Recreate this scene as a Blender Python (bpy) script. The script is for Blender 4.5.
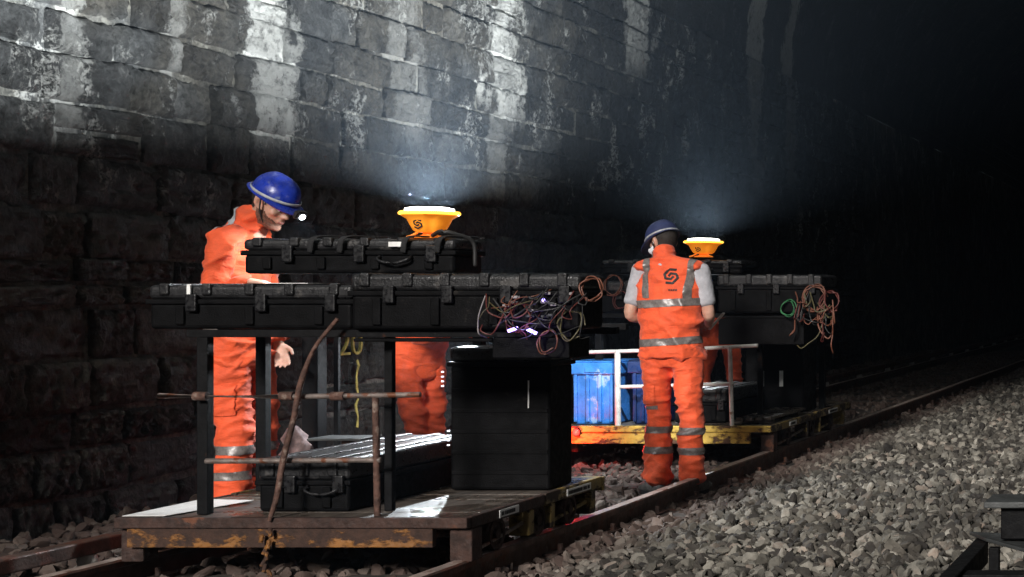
import bpy, bmesh, math, random
import numpy as np
from mathutils import Vector, Matrix, Euler, noise
from mathutils.bvhtree import BVHTree
random.seed(7)
R = math.radians
for o in list(bpy.data.objects):
    bpy.data.objects.remove(o)
scene = bpy.context.scene
COL = scene.collection

# ------------------------------------------------------------------ camera, sky, sun, exposure
EYE = 1.22                                  # eye height above the rail head
cam = bpy.data.cameras.new('camera')
cam.sensor_width = 36.0
cam.lens = 1500 / 1024 * 36
cam.shift_x = -708 / 1024
cam.shift_y = 1.5 / 1024
cam.clip_start = 0.05
cam.clip_end = 400
camo = bpy.data.objects.new('camera', cam)
COL.objects.link(camo)
camo.location = (0, 0, EYE)
camo.rotation_euler = (R(90), 0, 0)
scene.camera = camo

SUN_EL, SUN_AZ = 23.0, -2.0                  # fill light added behind the viewer, entering along the tunnel
world = bpy.data.worlds.new('World')
scene.world = world
world.use_nodes = True
wn = world.node_tree
sky = wn.nodes.new('ShaderNodeTexSky')
sky.sky_type = 'NISHITA'
sky.sun_disc = False
sky.sun_elevation = R(SUN_EL)
sky.sun_rotation = R(180 + SUN_AZ)
wn.links.new(sky.outputs[0], wn.nodes['Background'].inputs[0])
wn.nodes['Background'].inputs[1].default_value = 0.003
sl = bpy.data.lights.new('sun_fill', 'SUN')
sl.energy = 4.4
sl.angle = R(10)
sl.color = (1.0, 0.95, 0.9)
so = bpy.data.objects.new('sun_fill', sl)
COL.objects.link(so)
_d = Vector((-math.sin(R(SUN_AZ)) * math.cos(R(SUN_EL)), math.cos(R(SUN_AZ)) * math.cos(R(SUN_EL)), -math.sin(R(SUN_EL))))
so.rotation_euler = _d.to_track_quat('-Z', 'Y').to_euler()
so.location = (-3, -8, 6)
scene.view_settings.view_transform = 'Standard'
scene.view_settings.look = 'None'
scene.view_settings.exposure = 0.0
scene.view_settings.gamma = 1.0
scene.cycles.use_denoising = True
scene.cycles.max_bounces = 6
scene.cycles.volume_bounces = 0
scene.cycles.sample_clamp_indirect = 4

# ------------------------------------------------------------------ helpers
def nd(nt, typ, **kw):
    n = nt.nodes.new(typ)
    for k, v in kw.items():
        setattr(n, k, v)
    return n

class NB:
    """small node-building helper"""
    def __init__(s, name):
        s.m = bpy.data.materials.new(name); s.m.use_nodes = True
        s.nt = s.m.node_tree
        s.b = s.nt.nodes['Principled BSDF']
        s.L = s.nt.links.new
        s.geo = s.nt.nodes.new('ShaderNodeNewGeometry')
        s.pos = s.geo.outputs['Position']
    def put(s, sock, v):
        if hasattr(v, 'is_linked') or hasattr(v, 'links'):
            s.L(v, sock)
        else:
            sock.default_value = v
    def math(s, op, a, b=0.0, c=None, clamp=False):
        n = s.nt.nodes.new('ShaderNodeMath'); n.operation = op; n.use_clamp = clamp
        s.put(n.inputs[0], a); s.put(n.inputs[1], b)
        if c is not None: s.put(n.inputs[2], c)
        return n.outputs[0]
    def vscale(s, v, sc):
        n = s.nt.nodes.new('ShaderNodeVectorMath'); n.operation = 'MULTIPLY'
        s.L(v, n.inputs[0]); n.inputs[1].default_value = sc
        return n.outputs[0]
    def noise(s, scale=5, detail=4, rough=0.55, vec=None, dist=0.0, col=False):
        n = s.nt.nodes.new('ShaderNodeTexNoise')
        n.inputs['Scale'].default_value = scale; n.inputs['Detail'].default_value = detail
        n.inputs['Roughness'].default_value = rough; n.inputs['Distortion'].default_value = dist
        s.L(vec or s.pos, n.inputs['Vector'])
        return n.outputs[1 if col else 0]
    def voronoi(s, scale, vec=None, feature='F1', out=0):
        n = s.nt.nodes.new('ShaderNodeTexVoronoi'); n.feature = feature
        n.inputs['Scale'].default_value = scale
        s.L(vec or s.pos, n.inputs['Vector'])
        return n.outputs[out]
    def ramp(s, f, stops):
        n = s.nt.nodes.new('ShaderNodeValToRGB'); s.L(f, n.inputs[0])
        e = n.color_ramp.elements
        while len(e) < len(stops): e.new(0.5)
        for i, (p, c) in enumerate(stops):
            e[i].position = p
            e[i].color = (c, c, c, 1) if not isinstance(c, tuple) else (*c, 1)
        return n.outputs[0]
    def rng(s, f, a, b, c=0.0, d=1.0, smooth=True):
        n = s.nt.nodes.new('ShaderNodeMapRange'); n.clamp = True
        if smooth: n.interpolation_type = 'SMOOTHSTEP'
        s.put(n.inputs[0], f)
        for i, v in enumerate((a, b, c, d)): s.put(n.inputs[i + 1], v)
        return n.outputs[0]
    def mix(s, f, a, b):
        n = s.nt.nodes.new('ShaderNodeMix'); n.data_type = 'RGBA'
        s.put(n.inputs[0], f)
        s.put(n.inputs[6], a if hasattr(a, 'links') else (*a, 1)); s.put(n.inputs[7], b if hasattr(b, 'links') else (*b, 1))
        return n.outputs[2]
    def bump(s, h, strength=0.4, dist=0.02, nrm=None):
        n = s.nt.nodes.new('ShaderNodeBump'); n.inputs['Strength'].default_value = strength
        n.inputs['Distance'].default_value = dist; s.L(h, n.inputs['Height'])
        if nrm: s.L(nrm, n.inputs['Normal'])
        s.L(n.outputs[0], s.b.inputs['Normal'])
        return n.outputs[0]
    def set(s, **kw):
        for k, v in kw.items():
            s.put(s.b.inputs[k.replace('_', ' ')], (*v, 1) if isinstance(v, tuple) and len(v) == 3 else v)
        return s.m

def simple(name, col, rough=0.5, metal=0.0, var=0.35, scale=9, bump=0.0, bscale=60, spec=None, wear=None):
    n = NB(name)
    f = n.rng(n.noise(scale, 5, 0.6), 0.3, 0.7)
    c = n.mix(f, tuple(x * (1 - var) for x in col), tuple(min(1, x * (1 + var)) for x in col))
    if wear:
        w = n.rng(n.noise(wear[1], 6, 0.65), wear[2], wear[2] + 0.08)
        c = n.mix(w, c, wear[0])
    n.set(Base_Color=c, Metallic=metal)
    n.set(Roughness=n.rng(n.noise(scale * 2.3, 4), 0.3, 0.7, max(0.05, rough - 0.12), min(1, rough + 0.12)))
    if spec is not None: n.set(Specular_IOR_Level=spec)
    if bump: n.bump(n.noise(bscale, 4), bump, 0.01)
    return n.m

def emis(name, col, strength, base=None):
    n = NB(name)
    n.set(Base_Color=base or col, Roughness=0.4)
    n.set(Emission_Color=col, Emission_Strength=strength)
    return n.m

def link(o, parent=None):
    COL.objects.link(o)
    if parent is not None:
        o.parent = parent
        m = Matrix.Identity(4); p = parent
        while p is not None:
            m = p.matrix_parent_inverse @ p.matrix_basis @ m if False else (p.matrix_parent_inverse @ p.matrix_basis) @ m
            p = p.parent
        o.matrix_parent_inverse = m.inverted()
    return o

def mesh_obj(name, me, mat, parent=None, smooth=True, bevel=0.0, bseg=2, autos=None):
    o = bpy.data.objects.new(name, me)
    if mat is not None:
        me.materials.clear(); me.materials.append(mat)
    for p in me.polygons: p.use_smooth = smooth
    link(o, parent)
    if bevel:
        md = o.modifiers.new('bevel', 'BEVEL'); md.width = bevel; md.segments = bseg
        md.limit_method = 'ANGLE'; md.angle_limit = R(40); md.harden_normals = False
        for p in me.polygons: p.use_smooth = False
    elif autos is not None:
        me.set_sharp_from_angle(angle=R(autos))
    return o

def obj(name, bm, mat, parent=None, smooth=False, bevel=0.0, autos=None, bseg=2):
    bmesh.ops.recalc_face_normals(bm, faces=bm.faces)
    me = bpy.data.meshes.new(name); bm.to_mesh(me); bm.free()
    return mesh_obj(name, me, mat, parent, smooth, bevel, bseg, autos)

def thing(name, label, cat, loc=(0, 0, 0), group=None):
    o = bpy.data.objects.new(name, None); COL.objects.link(o)
    o.location = loc; o.empty_display_size = 0.1
    return tag(o, label, cat, group)

def tag(o, label=None, cat=None, group=None, kind=None):
    if label: o['label'] = label
    if cat: o['category'] = cat
    if group: o['group'] = group
    if kind: o['kind'] = kind
    return o

def B(): return bmesh.new()

def box(bm, x0, x1, y0, y1, z0, z1, jit=0.0):
    v = [bm.verts.new((x + random.uniform(-jit, jit), y + random.uniform(-jit, jit), z + random.uniform(-jit, jit)))
         for x in (x0, x1) for y in (y0, y1) for z in (z0, z1)]
    for f in ((0, 1, 3, 2), (4, 6, 7, 5), (0, 4, 5, 1), (2, 3, 7, 6), (0, 2, 6, 4), (1, 5, 7, 3)):
        bm.faces.new([v[i] for i in f])
    return bm

def resample(pts, n):
    """Catmull-Rom through the rows of pts (any dimension)"""
    P = np.array(pts, float)
    if len(P) < 3:
        t = np.linspace(0, 1, max(n, 2))[:, None]
        return P[0] * (1 - t) + P[-1] * t
    Q = np.vstack([2 * P[0] - P[1], P, 2 * P[-1] - P[-2]])
    out = []
    for u in np.linspace(0, len(P) - 1, n):
        i = min(int(u), len(P) - 2); t = u - i
        a, b, c, d = Q[i], Q[i + 1], Q[i + 2], Q[i + 3]
        out.append(0.5 * ((2 * b) + (c - a) * t + (2 * a - 5 * b + 4 * c - d) * t * t + (3 * b - a - 3 * c + d) * t ** 3))
    return np.array(out)

def tube(bm, pts, rad, seg=12, side=(1, 0, 0), n=None, cap=0.6):
    """closed tube along pts; rad per point: number or (ra along side, rb across)"""
    rr = [(r, r) if not isinstance(r, (tuple, list)) else r for r in (rad if isinstance(rad, (list, tuple)) and not isinstance(rad[0], str) and len(rad) == len(pts) else [rad] * len(pts))]
    rows = [tuple(p) + tuple(r) for p, r in zip(pts, rr)]
    if n: rows = resample(rows, n)
    P = [Vector(r[:3]) for r in rows]; RR = [(max(1e-4, r[3]), max(1e-4, r[4])) for r in rows]
    side = Vector(side); rings = []
    k = len(P)
    if k == 2 or n is None: pass
    T = []
    for i in range(k):
        t = P[min(i + 1, k - 1)] - P[max(i - 1, 0)]
        T.append(t.normalized() if t.length > 1e-9 else Vector((0, 0, 1)))
    secs = []
    if cap:
        for a in (80, 55, 28):
            r = RR[0]; m = min(r); secs.append((P[0] - T[0] * m * cap * math.sin(R(a)), (r[0] * math.cos(R(a)), r[1] * math.cos(R(a))), T[0]))
    for i in range(k): secs.append((P[i], RR[i], T[i]))
    if cap:
        for a in (28, 55, 80):
            r = RR[-1]; m = min(r); secs.append((P[-1] + T[-1] * m * cap * math.sin(R(a)), (r[0] * math.cos(R(a)), r[1] * math.cos(R(a))), T[-1]))
    for p, r, t in secs:
        s = side - t * side.dot(t)
        if s.length < 1e-3: s = Vector((0, 1, 0)) - t * t.y
        if s.length < 1e-3: s = Vector((0, 0, 1)) - t * t.z
        s.normalize(); q = t.cross(s)
        rings.append([bm.verts.new(p + s * r[0] * math.cos(2 * math.pi * j / seg) + q * r[1] * math.sin(2 * math.pi * j / seg)) for j in range(seg)])
    for a, b in zip(rings, rings[1:]):
        for j in range(seg):
            bm.faces.new((a[j], a[(j + 1) % seg], b[(j + 1) % seg], b[j]))
    bm.faces.new(rings[0][::-1]); bm.faces.new(rings[-1])
    return bm

def bar(bm, a, b, r, seg=8):
    return tube(bm, [a, b], [r, r], seg, cap=0)

def beam(bm, a, b, w, h, up=(0, 0, 1)):
    """rectangular bar from a to b"""
    a, b = Vector(a), Vector(b); t = (b - a).normalized(); up = Vector(up)
    s = t.cross(up)
    if s.length < 1e-3: s = Vector((1, 0, 0))
    s.normalize(); u = s.cross(t)
    v = [bm.verts.new(p + s * i * w / 2 + u * j * h / 2) for p in (a, b) for i, j in ((-1, -1), (1, -1), (1, 1), (-1, 1))]
    for f in ((0, 1, 2, 3), (7, 6, 5, 4), (0, 4, 5, 1), (1, 5, 6, 2), (2, 6, 7, 3), (3, 7, 4, 0)):
        bm.faces.new([v[i] for i in f])
    return bm

def lathe(bm, prof, c=(0, 0, 0), seg=28, mod=None, M=None):
    """prof: (r, z) pairs, closed where r = 0; mod(angle, i) scales the radius"""
    c = Vector(c); rings = []
    for i, (r, z) in enumerate(prof):
        if r < 1e-6:
            v = Vector((0, 0, z)); rings.append([bm.verts.new((M @ v if M else v) + c)])
        else:
            ring = []
            for j in range(seg):
                a = 2 * math.pi * j / seg; k = r * (mod(a, i) if mod else 1)
                v = Vector((k * math.cos(a), k * math.sin(a), z))
                ring.append(bm.verts.new((M @ v if M else v) + c))
            rings.append(ring)
    for a, b in zip(rings, rings[1:]):
        if len(a) == 1 and len(b) == 1: continue
        for j in range(seg):
            k = (j + 1) % seg
            if len(a) == 1: bm.faces.new((a[0], b[j], b[k]))
            elif len(b) == 1: bm.faces.new((a[j], b[0], a[k]))
            else: bm.faces.new((a[j], b[j], b[k], a[k]))
    if len(rings[0]) > 1: bm.faces.new(rings[0][::-1])
    if len(rings[-1]) > 1: bm.faces.new(rings[-1])
    return bm

def ellipsoid(bm, c, r, M=None, seg=16, rings=10):
    prof = [(math.sin(math.pi * i / rings), -math.cos(math.pi * i / rings)) for i in range(rings + 1)]
    prof[0] = (0, -1); prof[-1] = (0, 1)
    S = Matrix.Diagonal((*r, 1)).to_3x3()
    return lathe(bm, prof, c, seg, M=(M @ S if M else S))

def remesh(bm, voxel, smooth=4, fac=0.5):
    me = bpy.data.meshes.new('tmp'); bmesh.ops.recalc_face_normals(bm, faces=bm.faces); bm.to_mesh(me); bm.free()
    o = bpy.data.objects.new('tmp', me); COL.objects.link(o)
    m = o.modifiers.new('r', 'REMESH'); m.mode = 'VOXEL'; m.voxel_size = voxel; m.use_smooth_shade = True
    if smooth:
        s = o.modifiers.new('s', 'SMOOTH'); s.factor = fac; s.iterations = smooth
    dg = bpy.context.evaluated_depsgraph_get(); dg.update()
    out = bpy.data.meshes.new_from_object(o.evaluated_get(dg))
    bpy.data.objects.remove(o); bpy.data.meshes.remove(me)
    return out

def displace(me, fn, mid_free=False):
    """move every vertex along its normal by fn(co, normal)"""
    n = len(me.vertices)
    nr = [v.normal.copy() for v in me.vertices]
    mid = Vector((0, 0, 0))
    for v in me.vertices: mid += v.co
    mid /= max(1, n)
    for v, q in zip(me.vertices, nr):
        v.co += q * (fn(v.co, q) if mid_free else fn(v.co - mid, q))
    me.update()

def cut(me, planes, off=0.004, name='reflective_band', largest=False):
    """piece of a garment kept on the positive side of every plane (co, no), lifted off the cloth"""
    bm = B(); bm.from_mesh(me)
    for co, no in planes:
        bmesh.ops.bisect_plane(bm, geom=bm.verts[:] + bm.edges[:] + bm.faces[:], plane_co=co, plane_no=no, clear_inner=True)
    if largest and bm.verts:
        left = set(bm.verts); best = set()
        while left:
            st = [left.pop()]; isl = set(st)
            while st:
                for e in st.pop().link_edges:
                    for w in e.verts:
                        if w in left: left.discard(w); isl.add(w); st.append(w)
            if len(isl) > len(best): best = isl
        bmesh.ops.delete(bm, geom=[v for v in bm.verts if v not in best], context='VERTS')
    bm.normal_update()
    for v in bm.verts: v.co += v.normal * off
    out = bpy.data.meshes.new(name); bm.to_mesh(out); bm.free()
    return out

def patch(me, pred, off, name):
    bm = B(); bm.from_mesh(me)
    bmesh.ops.delete(bm, geom=[f for f in bm.faces if not pred(f.calc_center_median())], context='FACES')
    bm.normal_update()
    for v in bm.verts:
        v.co += v.normal * (off * (0.35 if v.is_boundary else 1) )
    out = bpy.data.meshes.new(name); bm.to_mesh(out); bm.free()
    return out

# ------------------------------------------------------------------ materials
M = {}
def wall_colours(n, crust=0.6):
    """sooty dark stone with pale lime runs, far shade painted in; positions along the wall are world Y, heights world Z"""
    sep = n.nt.nodes.new('ShaderNodeSeparateXYZ'); n.L(n.pos, sep.inputs[0])
    Y, Z = sep.outputs[1], sep.outputs[2]
    big = n.noise(1.3, 4, 0.6); mid = n.noise(6, 6, 0.65); fine = n.noise(28, 6, 0.7)
    f = n.math('ADD', n.math('ADD', n.math('MULTIPLY', big, 0.28), n.math('MULTIPLY', mid, 0.32)), n.math('MULTIPLY', fine, 0.4))
    base = n.ramp(f, [(0.36, (0.010, 0.010, 0.010)), (0.46, (0.034, 0.035, 0.034)), (0.54, (0.066, 0.068, 0.067)), (0.64, (0.15, 0.152, 0.148))])
    tint = n.rng(n.noise(0.9, 3), 0.42, 0.6)
    base = n.mix(n.math('MULTIPLY', tint, 0.75), base, n.mix(n.rng(f, 0.36, 0.64), (0.012, 0.010, 0.007), (0.10, 0.085, 0.06)))
    oi = n.nt.nodes.new('ShaderNodeObjectInfo')
    tone = n.math('MULTIPLY_ADD', oi.outputs['Random'], 0.9, 0.55)
    far_shade = n.rng(n.math('ADD', Y, n.math('MULTIPLY', n.math('SUBTRACT', n.noise(1.1, 5, 0.65), 0.5), 3.0)), 13.3, 14.2, 1.0, 0.22)      # shade painted into the colour: the farther, unlit stretch is blacker
    tone = n.math('MULTIPLY', tone, far_shade)
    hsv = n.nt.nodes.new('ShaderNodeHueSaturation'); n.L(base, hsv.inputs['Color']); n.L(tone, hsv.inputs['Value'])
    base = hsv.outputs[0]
    wob = n.noise(2.2, 5, 0.6, n.vscale(n.pos, (1, 1.2, 0.55)))
    edge = n.noise(6, 12, 0.82)
    total = None
    #          Yc    half  zlo   zhi   gain
    for yc, hw, zl, zh, g in ((9.78, 0.30, 2.12, 9, 1.0), (13.02, 0.42, 2.65, 9, 1.0), (16.0, 0.45, 3.5, 9, 0.5),
                              (8.1, 0.12, 2.0, 9, 0.5), (8.92, 0.10, 2.3, 9, 0.3), (11.4, 0.28, 2.3, 9, 0.25), (20.0, 0.35, 2.4, 9, 0.4),
                              (21.6, 0.3, 2.6, 9, 0.35), (12.9, 0.2, 2.1, 2.8, 0.3)):
        yy = n.math('ADD', n.math('SUBTRACT', Y, yc), n.math('MULTIPLY', n.math('SUBTRACT', wob, 0.5), hw * 3.6))
        d = n.math('ADD', n.math('ABSOLUTE', yy), n.math('MULTIPLY', n.math('SUBTRACT', edge, 0.5), hw * 3.0))
        m = n.rng(d, hw * 0.55, hw * 0.95, 1, 0)
        zz = n.math('ADD', Z, n.math('MULTIPLY', n.math('SUBTRACT', edge, 0.5), 0.7))
        m = n.math('MULTIPLY', m, n.rng(zz, zl - 0.1, zl + 0.25))
        if zh < 9: m = n.math('MULTIPLY', m, n.rng(zz, zh, zh + 0.2, 1, 0))
        m = n.math('MULTIPLY', m, n.rng(oi.outputs['Random'], 0.15, 0.4, g * 0.6, g))
        total = m if total is None else n.math('MAXIMUM', total, m)
    # scattered crusts
    cr = n.math('MULTIPLY', n.rng(n.noise(3.1, 7, 0.7, n.vscale(n.pos, (1, 1, 0.6))), 0.54, 0.62), n.rng(fine, 0.44, 0.56))
    total = n.math('MAXIMUM', total, n.math('MULTIPLY', n.math('MULTIPLY', cr, n.rng(Z, 1.3, 2.1, 0.12, 1)), crust))
    total = n.math('MULTIPLY', total, n.rng(n.noise(13, 12, 0.82), 0.34, 0.50, 0.18, 1))
    lime = n.mix(n.noise(4, 4), (0.50, 0.49, 0.44), (0.80, 0.80, 0.76))
    return n.mix(total, base, lime), total, mid, fine

def make_wall_mats():
    n = NB('sooty_stone')
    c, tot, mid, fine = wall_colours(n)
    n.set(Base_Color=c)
    n.set(Roughness=n.rng(mid, 0.35, 0.65, 0.42, 0.8), Specular_IOR_Level=0.45)
    vf = n.noise(38, 6, 0.75, n.vscale(n.pos, (1, 1.5, 0.6)))
    h = n.math('ADD', n.math('ADD', n.math('MULTIPLY', n.noise(9, 8, 0.75, dist=0.9), 1.0), n.math('MULTIPLY', vf, 0.6)), n.math('MULTIPLY', tot, 0.45))
    n.bump(h, 1.0, 0.075)
    M['stone'] = n.m
    n = NB('lime_mortar')
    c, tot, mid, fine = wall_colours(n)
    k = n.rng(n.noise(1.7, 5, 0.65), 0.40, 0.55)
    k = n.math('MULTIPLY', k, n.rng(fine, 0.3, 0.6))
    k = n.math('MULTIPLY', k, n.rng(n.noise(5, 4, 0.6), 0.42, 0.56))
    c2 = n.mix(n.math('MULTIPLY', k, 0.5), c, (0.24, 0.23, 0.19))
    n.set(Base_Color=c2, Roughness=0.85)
    n.bump(n.noise(30, 6, 0.7), 0.8, 0.03)
    M['mortar'] = n.m
    # vault and far masonry: courses too far to tell apart singly
    n = NB('far_masonry')
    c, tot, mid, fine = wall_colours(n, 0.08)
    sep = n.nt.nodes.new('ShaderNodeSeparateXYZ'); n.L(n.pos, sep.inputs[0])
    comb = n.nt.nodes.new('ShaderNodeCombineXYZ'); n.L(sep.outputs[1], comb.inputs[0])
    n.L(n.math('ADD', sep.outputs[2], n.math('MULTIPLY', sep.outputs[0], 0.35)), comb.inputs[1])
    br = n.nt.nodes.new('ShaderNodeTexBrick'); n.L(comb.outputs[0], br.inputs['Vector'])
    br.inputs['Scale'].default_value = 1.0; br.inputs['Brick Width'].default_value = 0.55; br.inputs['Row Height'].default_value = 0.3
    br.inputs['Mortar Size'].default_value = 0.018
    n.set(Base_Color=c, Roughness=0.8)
    h = n.math('ADD', n.math('MULTIPLY', br.outputs['Fac'], -1.0), n.noise(8, 6, 0.7))
    n.bump(h, 0.9, 0.05)
    M['far'] = n.m
make_wall_mats()

def orange_cloth(name, col):
    n = NB(name)
    tc = n.nt.nodes.new('ShaderNodeTexCoord')
    f = n.rng(n.noise(14, 5, 0.6), 0.3, 0.72)
    c = n.mix(f, tuple(x * 0.72 for x in col), col)
    dirt = n.math('MULTIPLY', n.rng(n.noise(5, 6, 0.7), 0.56, 0.72), 0.5)
    c = n.mix(dirt, c, (col[0] * 0.45, col[1] * 0.5, 0.03))
    n.set(Base_Color=c, Roughness=0.75, Sheen_Weight=0.15)
    h = n.math('ADD', n.math('MULTIPLY', n.noise(60, 3, 0.5), 0.25), n.math('MULTIPLY', n.noise(9, 3, 0.5, n.vscale(n.pos, (1, 1, 2.2)), dist=1.2), 1.6))
    n.bump(h, 0.4, 0.016)
    return n.m
M['orange'] = orange_cloth('hi_vis_orange_cloth', (0.95, 0.115, 0.03))
M['orange_jacket'] = orange_cloth('orange_jacket_cloth', (0.93, 0.115, 0.028))
M['tape'] = simple('grey_reflective_tape', (0.17, 0.15, 0.14), 0.35, 0.1, 0.25, 40, 0.15, 120)
M['tshirt'] = simple('grey_cotton', (0.42, 0.42, 0.45), 0.85, 0, 0.15, 20, 0.4, 40)
def skin():
    n = NB('skin')
    f = n.rng(n.noise(22, 4), 0.3, 0.7)
    n.set(Base_Color=n.mix(f, (0.50, 0.27, 0.19), (0.62, 0.37, 0.28)), Roughness=0.5, Subsurface_Weight=0.12, Subsurface_Scale=0.01)
    n.bump(n.noise(160, 3), 0.12, 0.004)
    return n.m
M['skin'] = skin()
M['hair'] = simple('dark_hair', (0.02, 0.014, 0.010), 0.6, 0, 0.5, 60, 0.8, 140)
M['beard'] = simple('brown_beard', (0.15, 0.07, 0.045), 0.7, 0, 0.5, 90, 0.9, 180)
M['lips'] = simple('lips', (0.34, 0.13, 0.11), 0.45, 0, 0.1)
M['eye'] = simple('eye_white', (0.7, 0.68, 0.66), 0.2, 0, 0.03)
M['iris'] = simple('dark_iris', (0.03, 0.02, 0.015), 0.2, 0, 0.1)
M['helmet_blue'] = simple('blue_helmet_shell', (0.010, 0.032, 0.33), 0.34, 0, 0.3, 18, 0.12, 60, wear=((0.10, 0.13, 0.30), 24, 0.60))
M['cap_navy'] = simple('navy_cap', (0.022, 0.032, 0.10), 0.45, 0, 0.2, 20, 0.15, 90)
M['strap'] = simple('pale_strap', (0.42, 0.43, 0.45), 0.5, 0, 0.2, 40)
M['mask'] = simple('white_face_mask', (0.75, 0.78, 0.82), 0.8, 0, 0.06, 30, 0.3, 60)
M['boot'] = simple('dusty_boot_leather', (0.11, 0.10, 0.09), 0.7, 0, 0.4, 30, 0.5, 70)
M['glove'] = simple('pale_glove', (0.45, 0.48, 0.55), 0.8, 0, 0.2, 40, 0.4, 70)
M['case'] = simple('black_case_plastic', (0.0032, 0.0032, 0.0036), 0.6, 0, 0.4, 14, 0.25, 160, spec=0.07, wear=((0.02, 0.018, 0.016), 7, 0.63))
M['caselid'] = simple('scuffed_case_edge', (0.013, 0.013, 0.014), 0.36, 0, 0.4, 20, 0.3, 120, spec=0.32, wear=((0.055, 0.052, 0.05), 11, 0.57))
M['latch'] = simple('case_latch', (0.006, 0.006, 0.007), 0.35, 0, 0.3, 30)
M['strapblack'] = simple('black_webbing', (0.008, 0.008, 0.009), 0.8, 0, 0.3, 60, 0.5, 200)
M['blackmetal'] = simple('black_painted_steel', (0.0045, 0.0045, 0.005), 0.65, 0.0, 0.4, 12, 0.2, 80, spec=.12, wear=((0.035, 0.014, 0.008), 9, 0.64))
M['pipe'] = simple('galvanised_rusty_pipe', (0.16, 0.13, 0.115), 0.5, 0.3, 0.4, 14, 0.4, 90, wear=((0.13, 0.045, 0.02), 13, 0.5))
M['pipewhite'] = simple('white_painted_pipe', (0.62, 0.60, 0.56), 0.5, 0, 0.15, 14, 0.3, 90, wear=((0.20, 0.09, 0.04), 11, 0.60))
M['rustpole'] = simple('rusty_pole', (0.085, 0.042, 0.03), 0.8, 0.1, 0.5, 24, 0.9, 50, wear=((0.20, 0.15, 0.12), 12, 0.56))
def peeling(name, paint, rust, thr):
    n = NB(name)
    a = n.noise(5.5, 7, 0.68, n.vscale(n.pos, (1, 1, 1.8)))
    k = n.rng(a, thr - 0.02, thr + 0.07)
    r = n.mix(n.rng(n.noise(24, 6, 0.7), 0.3, 0.7), tuple(x * 0.45 for x in rust), rust)
    p = n.mix(n.rng(n.noise(12, 5), 0.3, 0.7), tuple(x * 0.7 for x in paint), paint)
    n.set(Base_Color=n.mix(k, r, p), Roughness=n.rng(k, 0, 1, 0.85, 0.5))
    n.bump(n.math('ADD', n.math('MULTIPLY', k, 0.6), n.noise(40, 5, 0.7)), 0.6, 0.012)
    return n.m
M['rustyellow'] = peeling('peeling_yellow_over_rust', (0.26, 0.105, 0.018), (0.05, 0.023, 0.014), 0.51)
M['yellow'] = peeling('worn_yellow_paint', (0.62, 0.42, 0.07), (0.10, 0.05, 0.025), 0.44)
M['olive'] = peeling('worn_olive_paint', (0.26, 0.18, 0.05), (0.05, 0.03, 0.02), 0.47)
M['rust'] = simple('dark_rust', (0.038, 0.019, 0.014), 0.8, 0.1, 0.5, 16, 0.7, 60, wear=((0.13, 0.048, 0.024), 8, 0.57))
def decking():
    n = NB('wet_deck_board')
    g = n.noise(3, 6, 0.65, n.vscale(n.pos, (9, 1, 1)))
    c = n.ramp(g, [(0.3, (0.035, 0.026, 0.020)), (0.55, (0.085, 0.068, 0.055)), (0.75, (0.16, 0.135, 0.11))])
    w = n.rng(n.noise(2.6, 5, 0.6), 0.45, 0.6)
    n.set(Base_Color=c, Roughness=n.rng(w, 0, 1, 0.6, 0.10))
    n.bump(n.math('ADD', n.noise(60, 5, 0.7), n.math('MULTIPLY', g, 1.0)), 0.5, 0.006)
    return n.m
M['deck'] = decking()
M['rail'] = simple('rail_steel', (0.085, 0.05, 0.038), 0.6, 0.25, 0.4, 10, 0.35, 70, wear=((0.12, 0.045, 0.028), 6, 0.52))
M['railhead'] = simple('polished_rail_head', (0.42, 0.34, 0.30), 0.4, 0.25, 0.25, 8, 0.15, 60, wear=((0.16, 0.08, 0.05), 9, 0.58))
M['sleeper'] = simple('tarred_timber', (0.045, 0.036, 0.030), 0.85, 0, 0.5, 6, 0.6, 40)
def gravel_mat():
    n = NB('ballast_stone')
    at = n.nt.nodes.new('ShaderNodeAttribute'); at.attribute_name = 'tone'
    f = n.math('ADD', n.math('MULTIPLY', at.outputs['Fac'], 0.8), n.math('MULTIPLY', n.noise(30, 4), 0.2))
    c = n.ramp(f, [(0.05, (0.022, 0.018, 0.016)), (0.35, (0.076, 0.067, 0.055)), (0.6, (0.155, 0.143, 0.118)), (0.82, (0.30, 0.28, 0.24)), (0.97, (0.20, 0.125, 0.09))])
    rust = n.nt.nodes.new('ShaderNodeSeparateXYZ'); n.L(n.pos, rust.inputs[0])
    grime = n.math('MULTIPLY', n.rng(n.noise(1.6, 5, 0.65), 0.38, 0.62, 0.5, 1.0), n.rng(n.noise(9, 4, 0.6), 0.35, 0.62, 0.6, 1.15))
    hv = n.nt.nodes.new('ShaderNodeHueSaturation'); n.L(c, hv.inputs['Color']); n.L(grime, hv.inputs['Value']); c = hv.outputs[0]
    k = n.math('MULTIPLY', n.rng(n.math('ADD', rust.outputs[0], n.math('MULTIPLY', n.noise(2, 3), 0.6)), -2.45, -2.95), 0.7)   # brake dust beside the rail
    c = n.mix(k, c, (0.075, 0.045, 0.036))
    n.set(Base_Color=c, Roughness=0.85)
    n.bump(n.noise(90, 4, 0.7), 0.5, 0.006)
    return n.m
M['ballast'] = gravel_mat()
M['dirt'] = simple('dark_ballast_bed', (0.022, 0.019, 0.017), 0.95, 0, 0.5, 20, 0.8, 50)
M['crate_blue'] = simple('blue_crate_plastic', (0.05, 0.26, 0.75), 0.3, 0, 0.25, 8, 0.1, 40, wear=((0.30, 0.52, 0.82), 6, 0.58))
M['crate_navy'] = simple('navy_crate_plastic', (0.012, 0.035, 0.13), 0.35, 0, 0.3, 8, 0.1, 40)
M['white'] = simple('white_plate', (0.72, 0.72, 0.70), 0.5, 0, 0.1, 20)
M['ink'] = simple('black_print', (0.015, 0.013, 0.013), 0.7, 0, 0.1)
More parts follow.
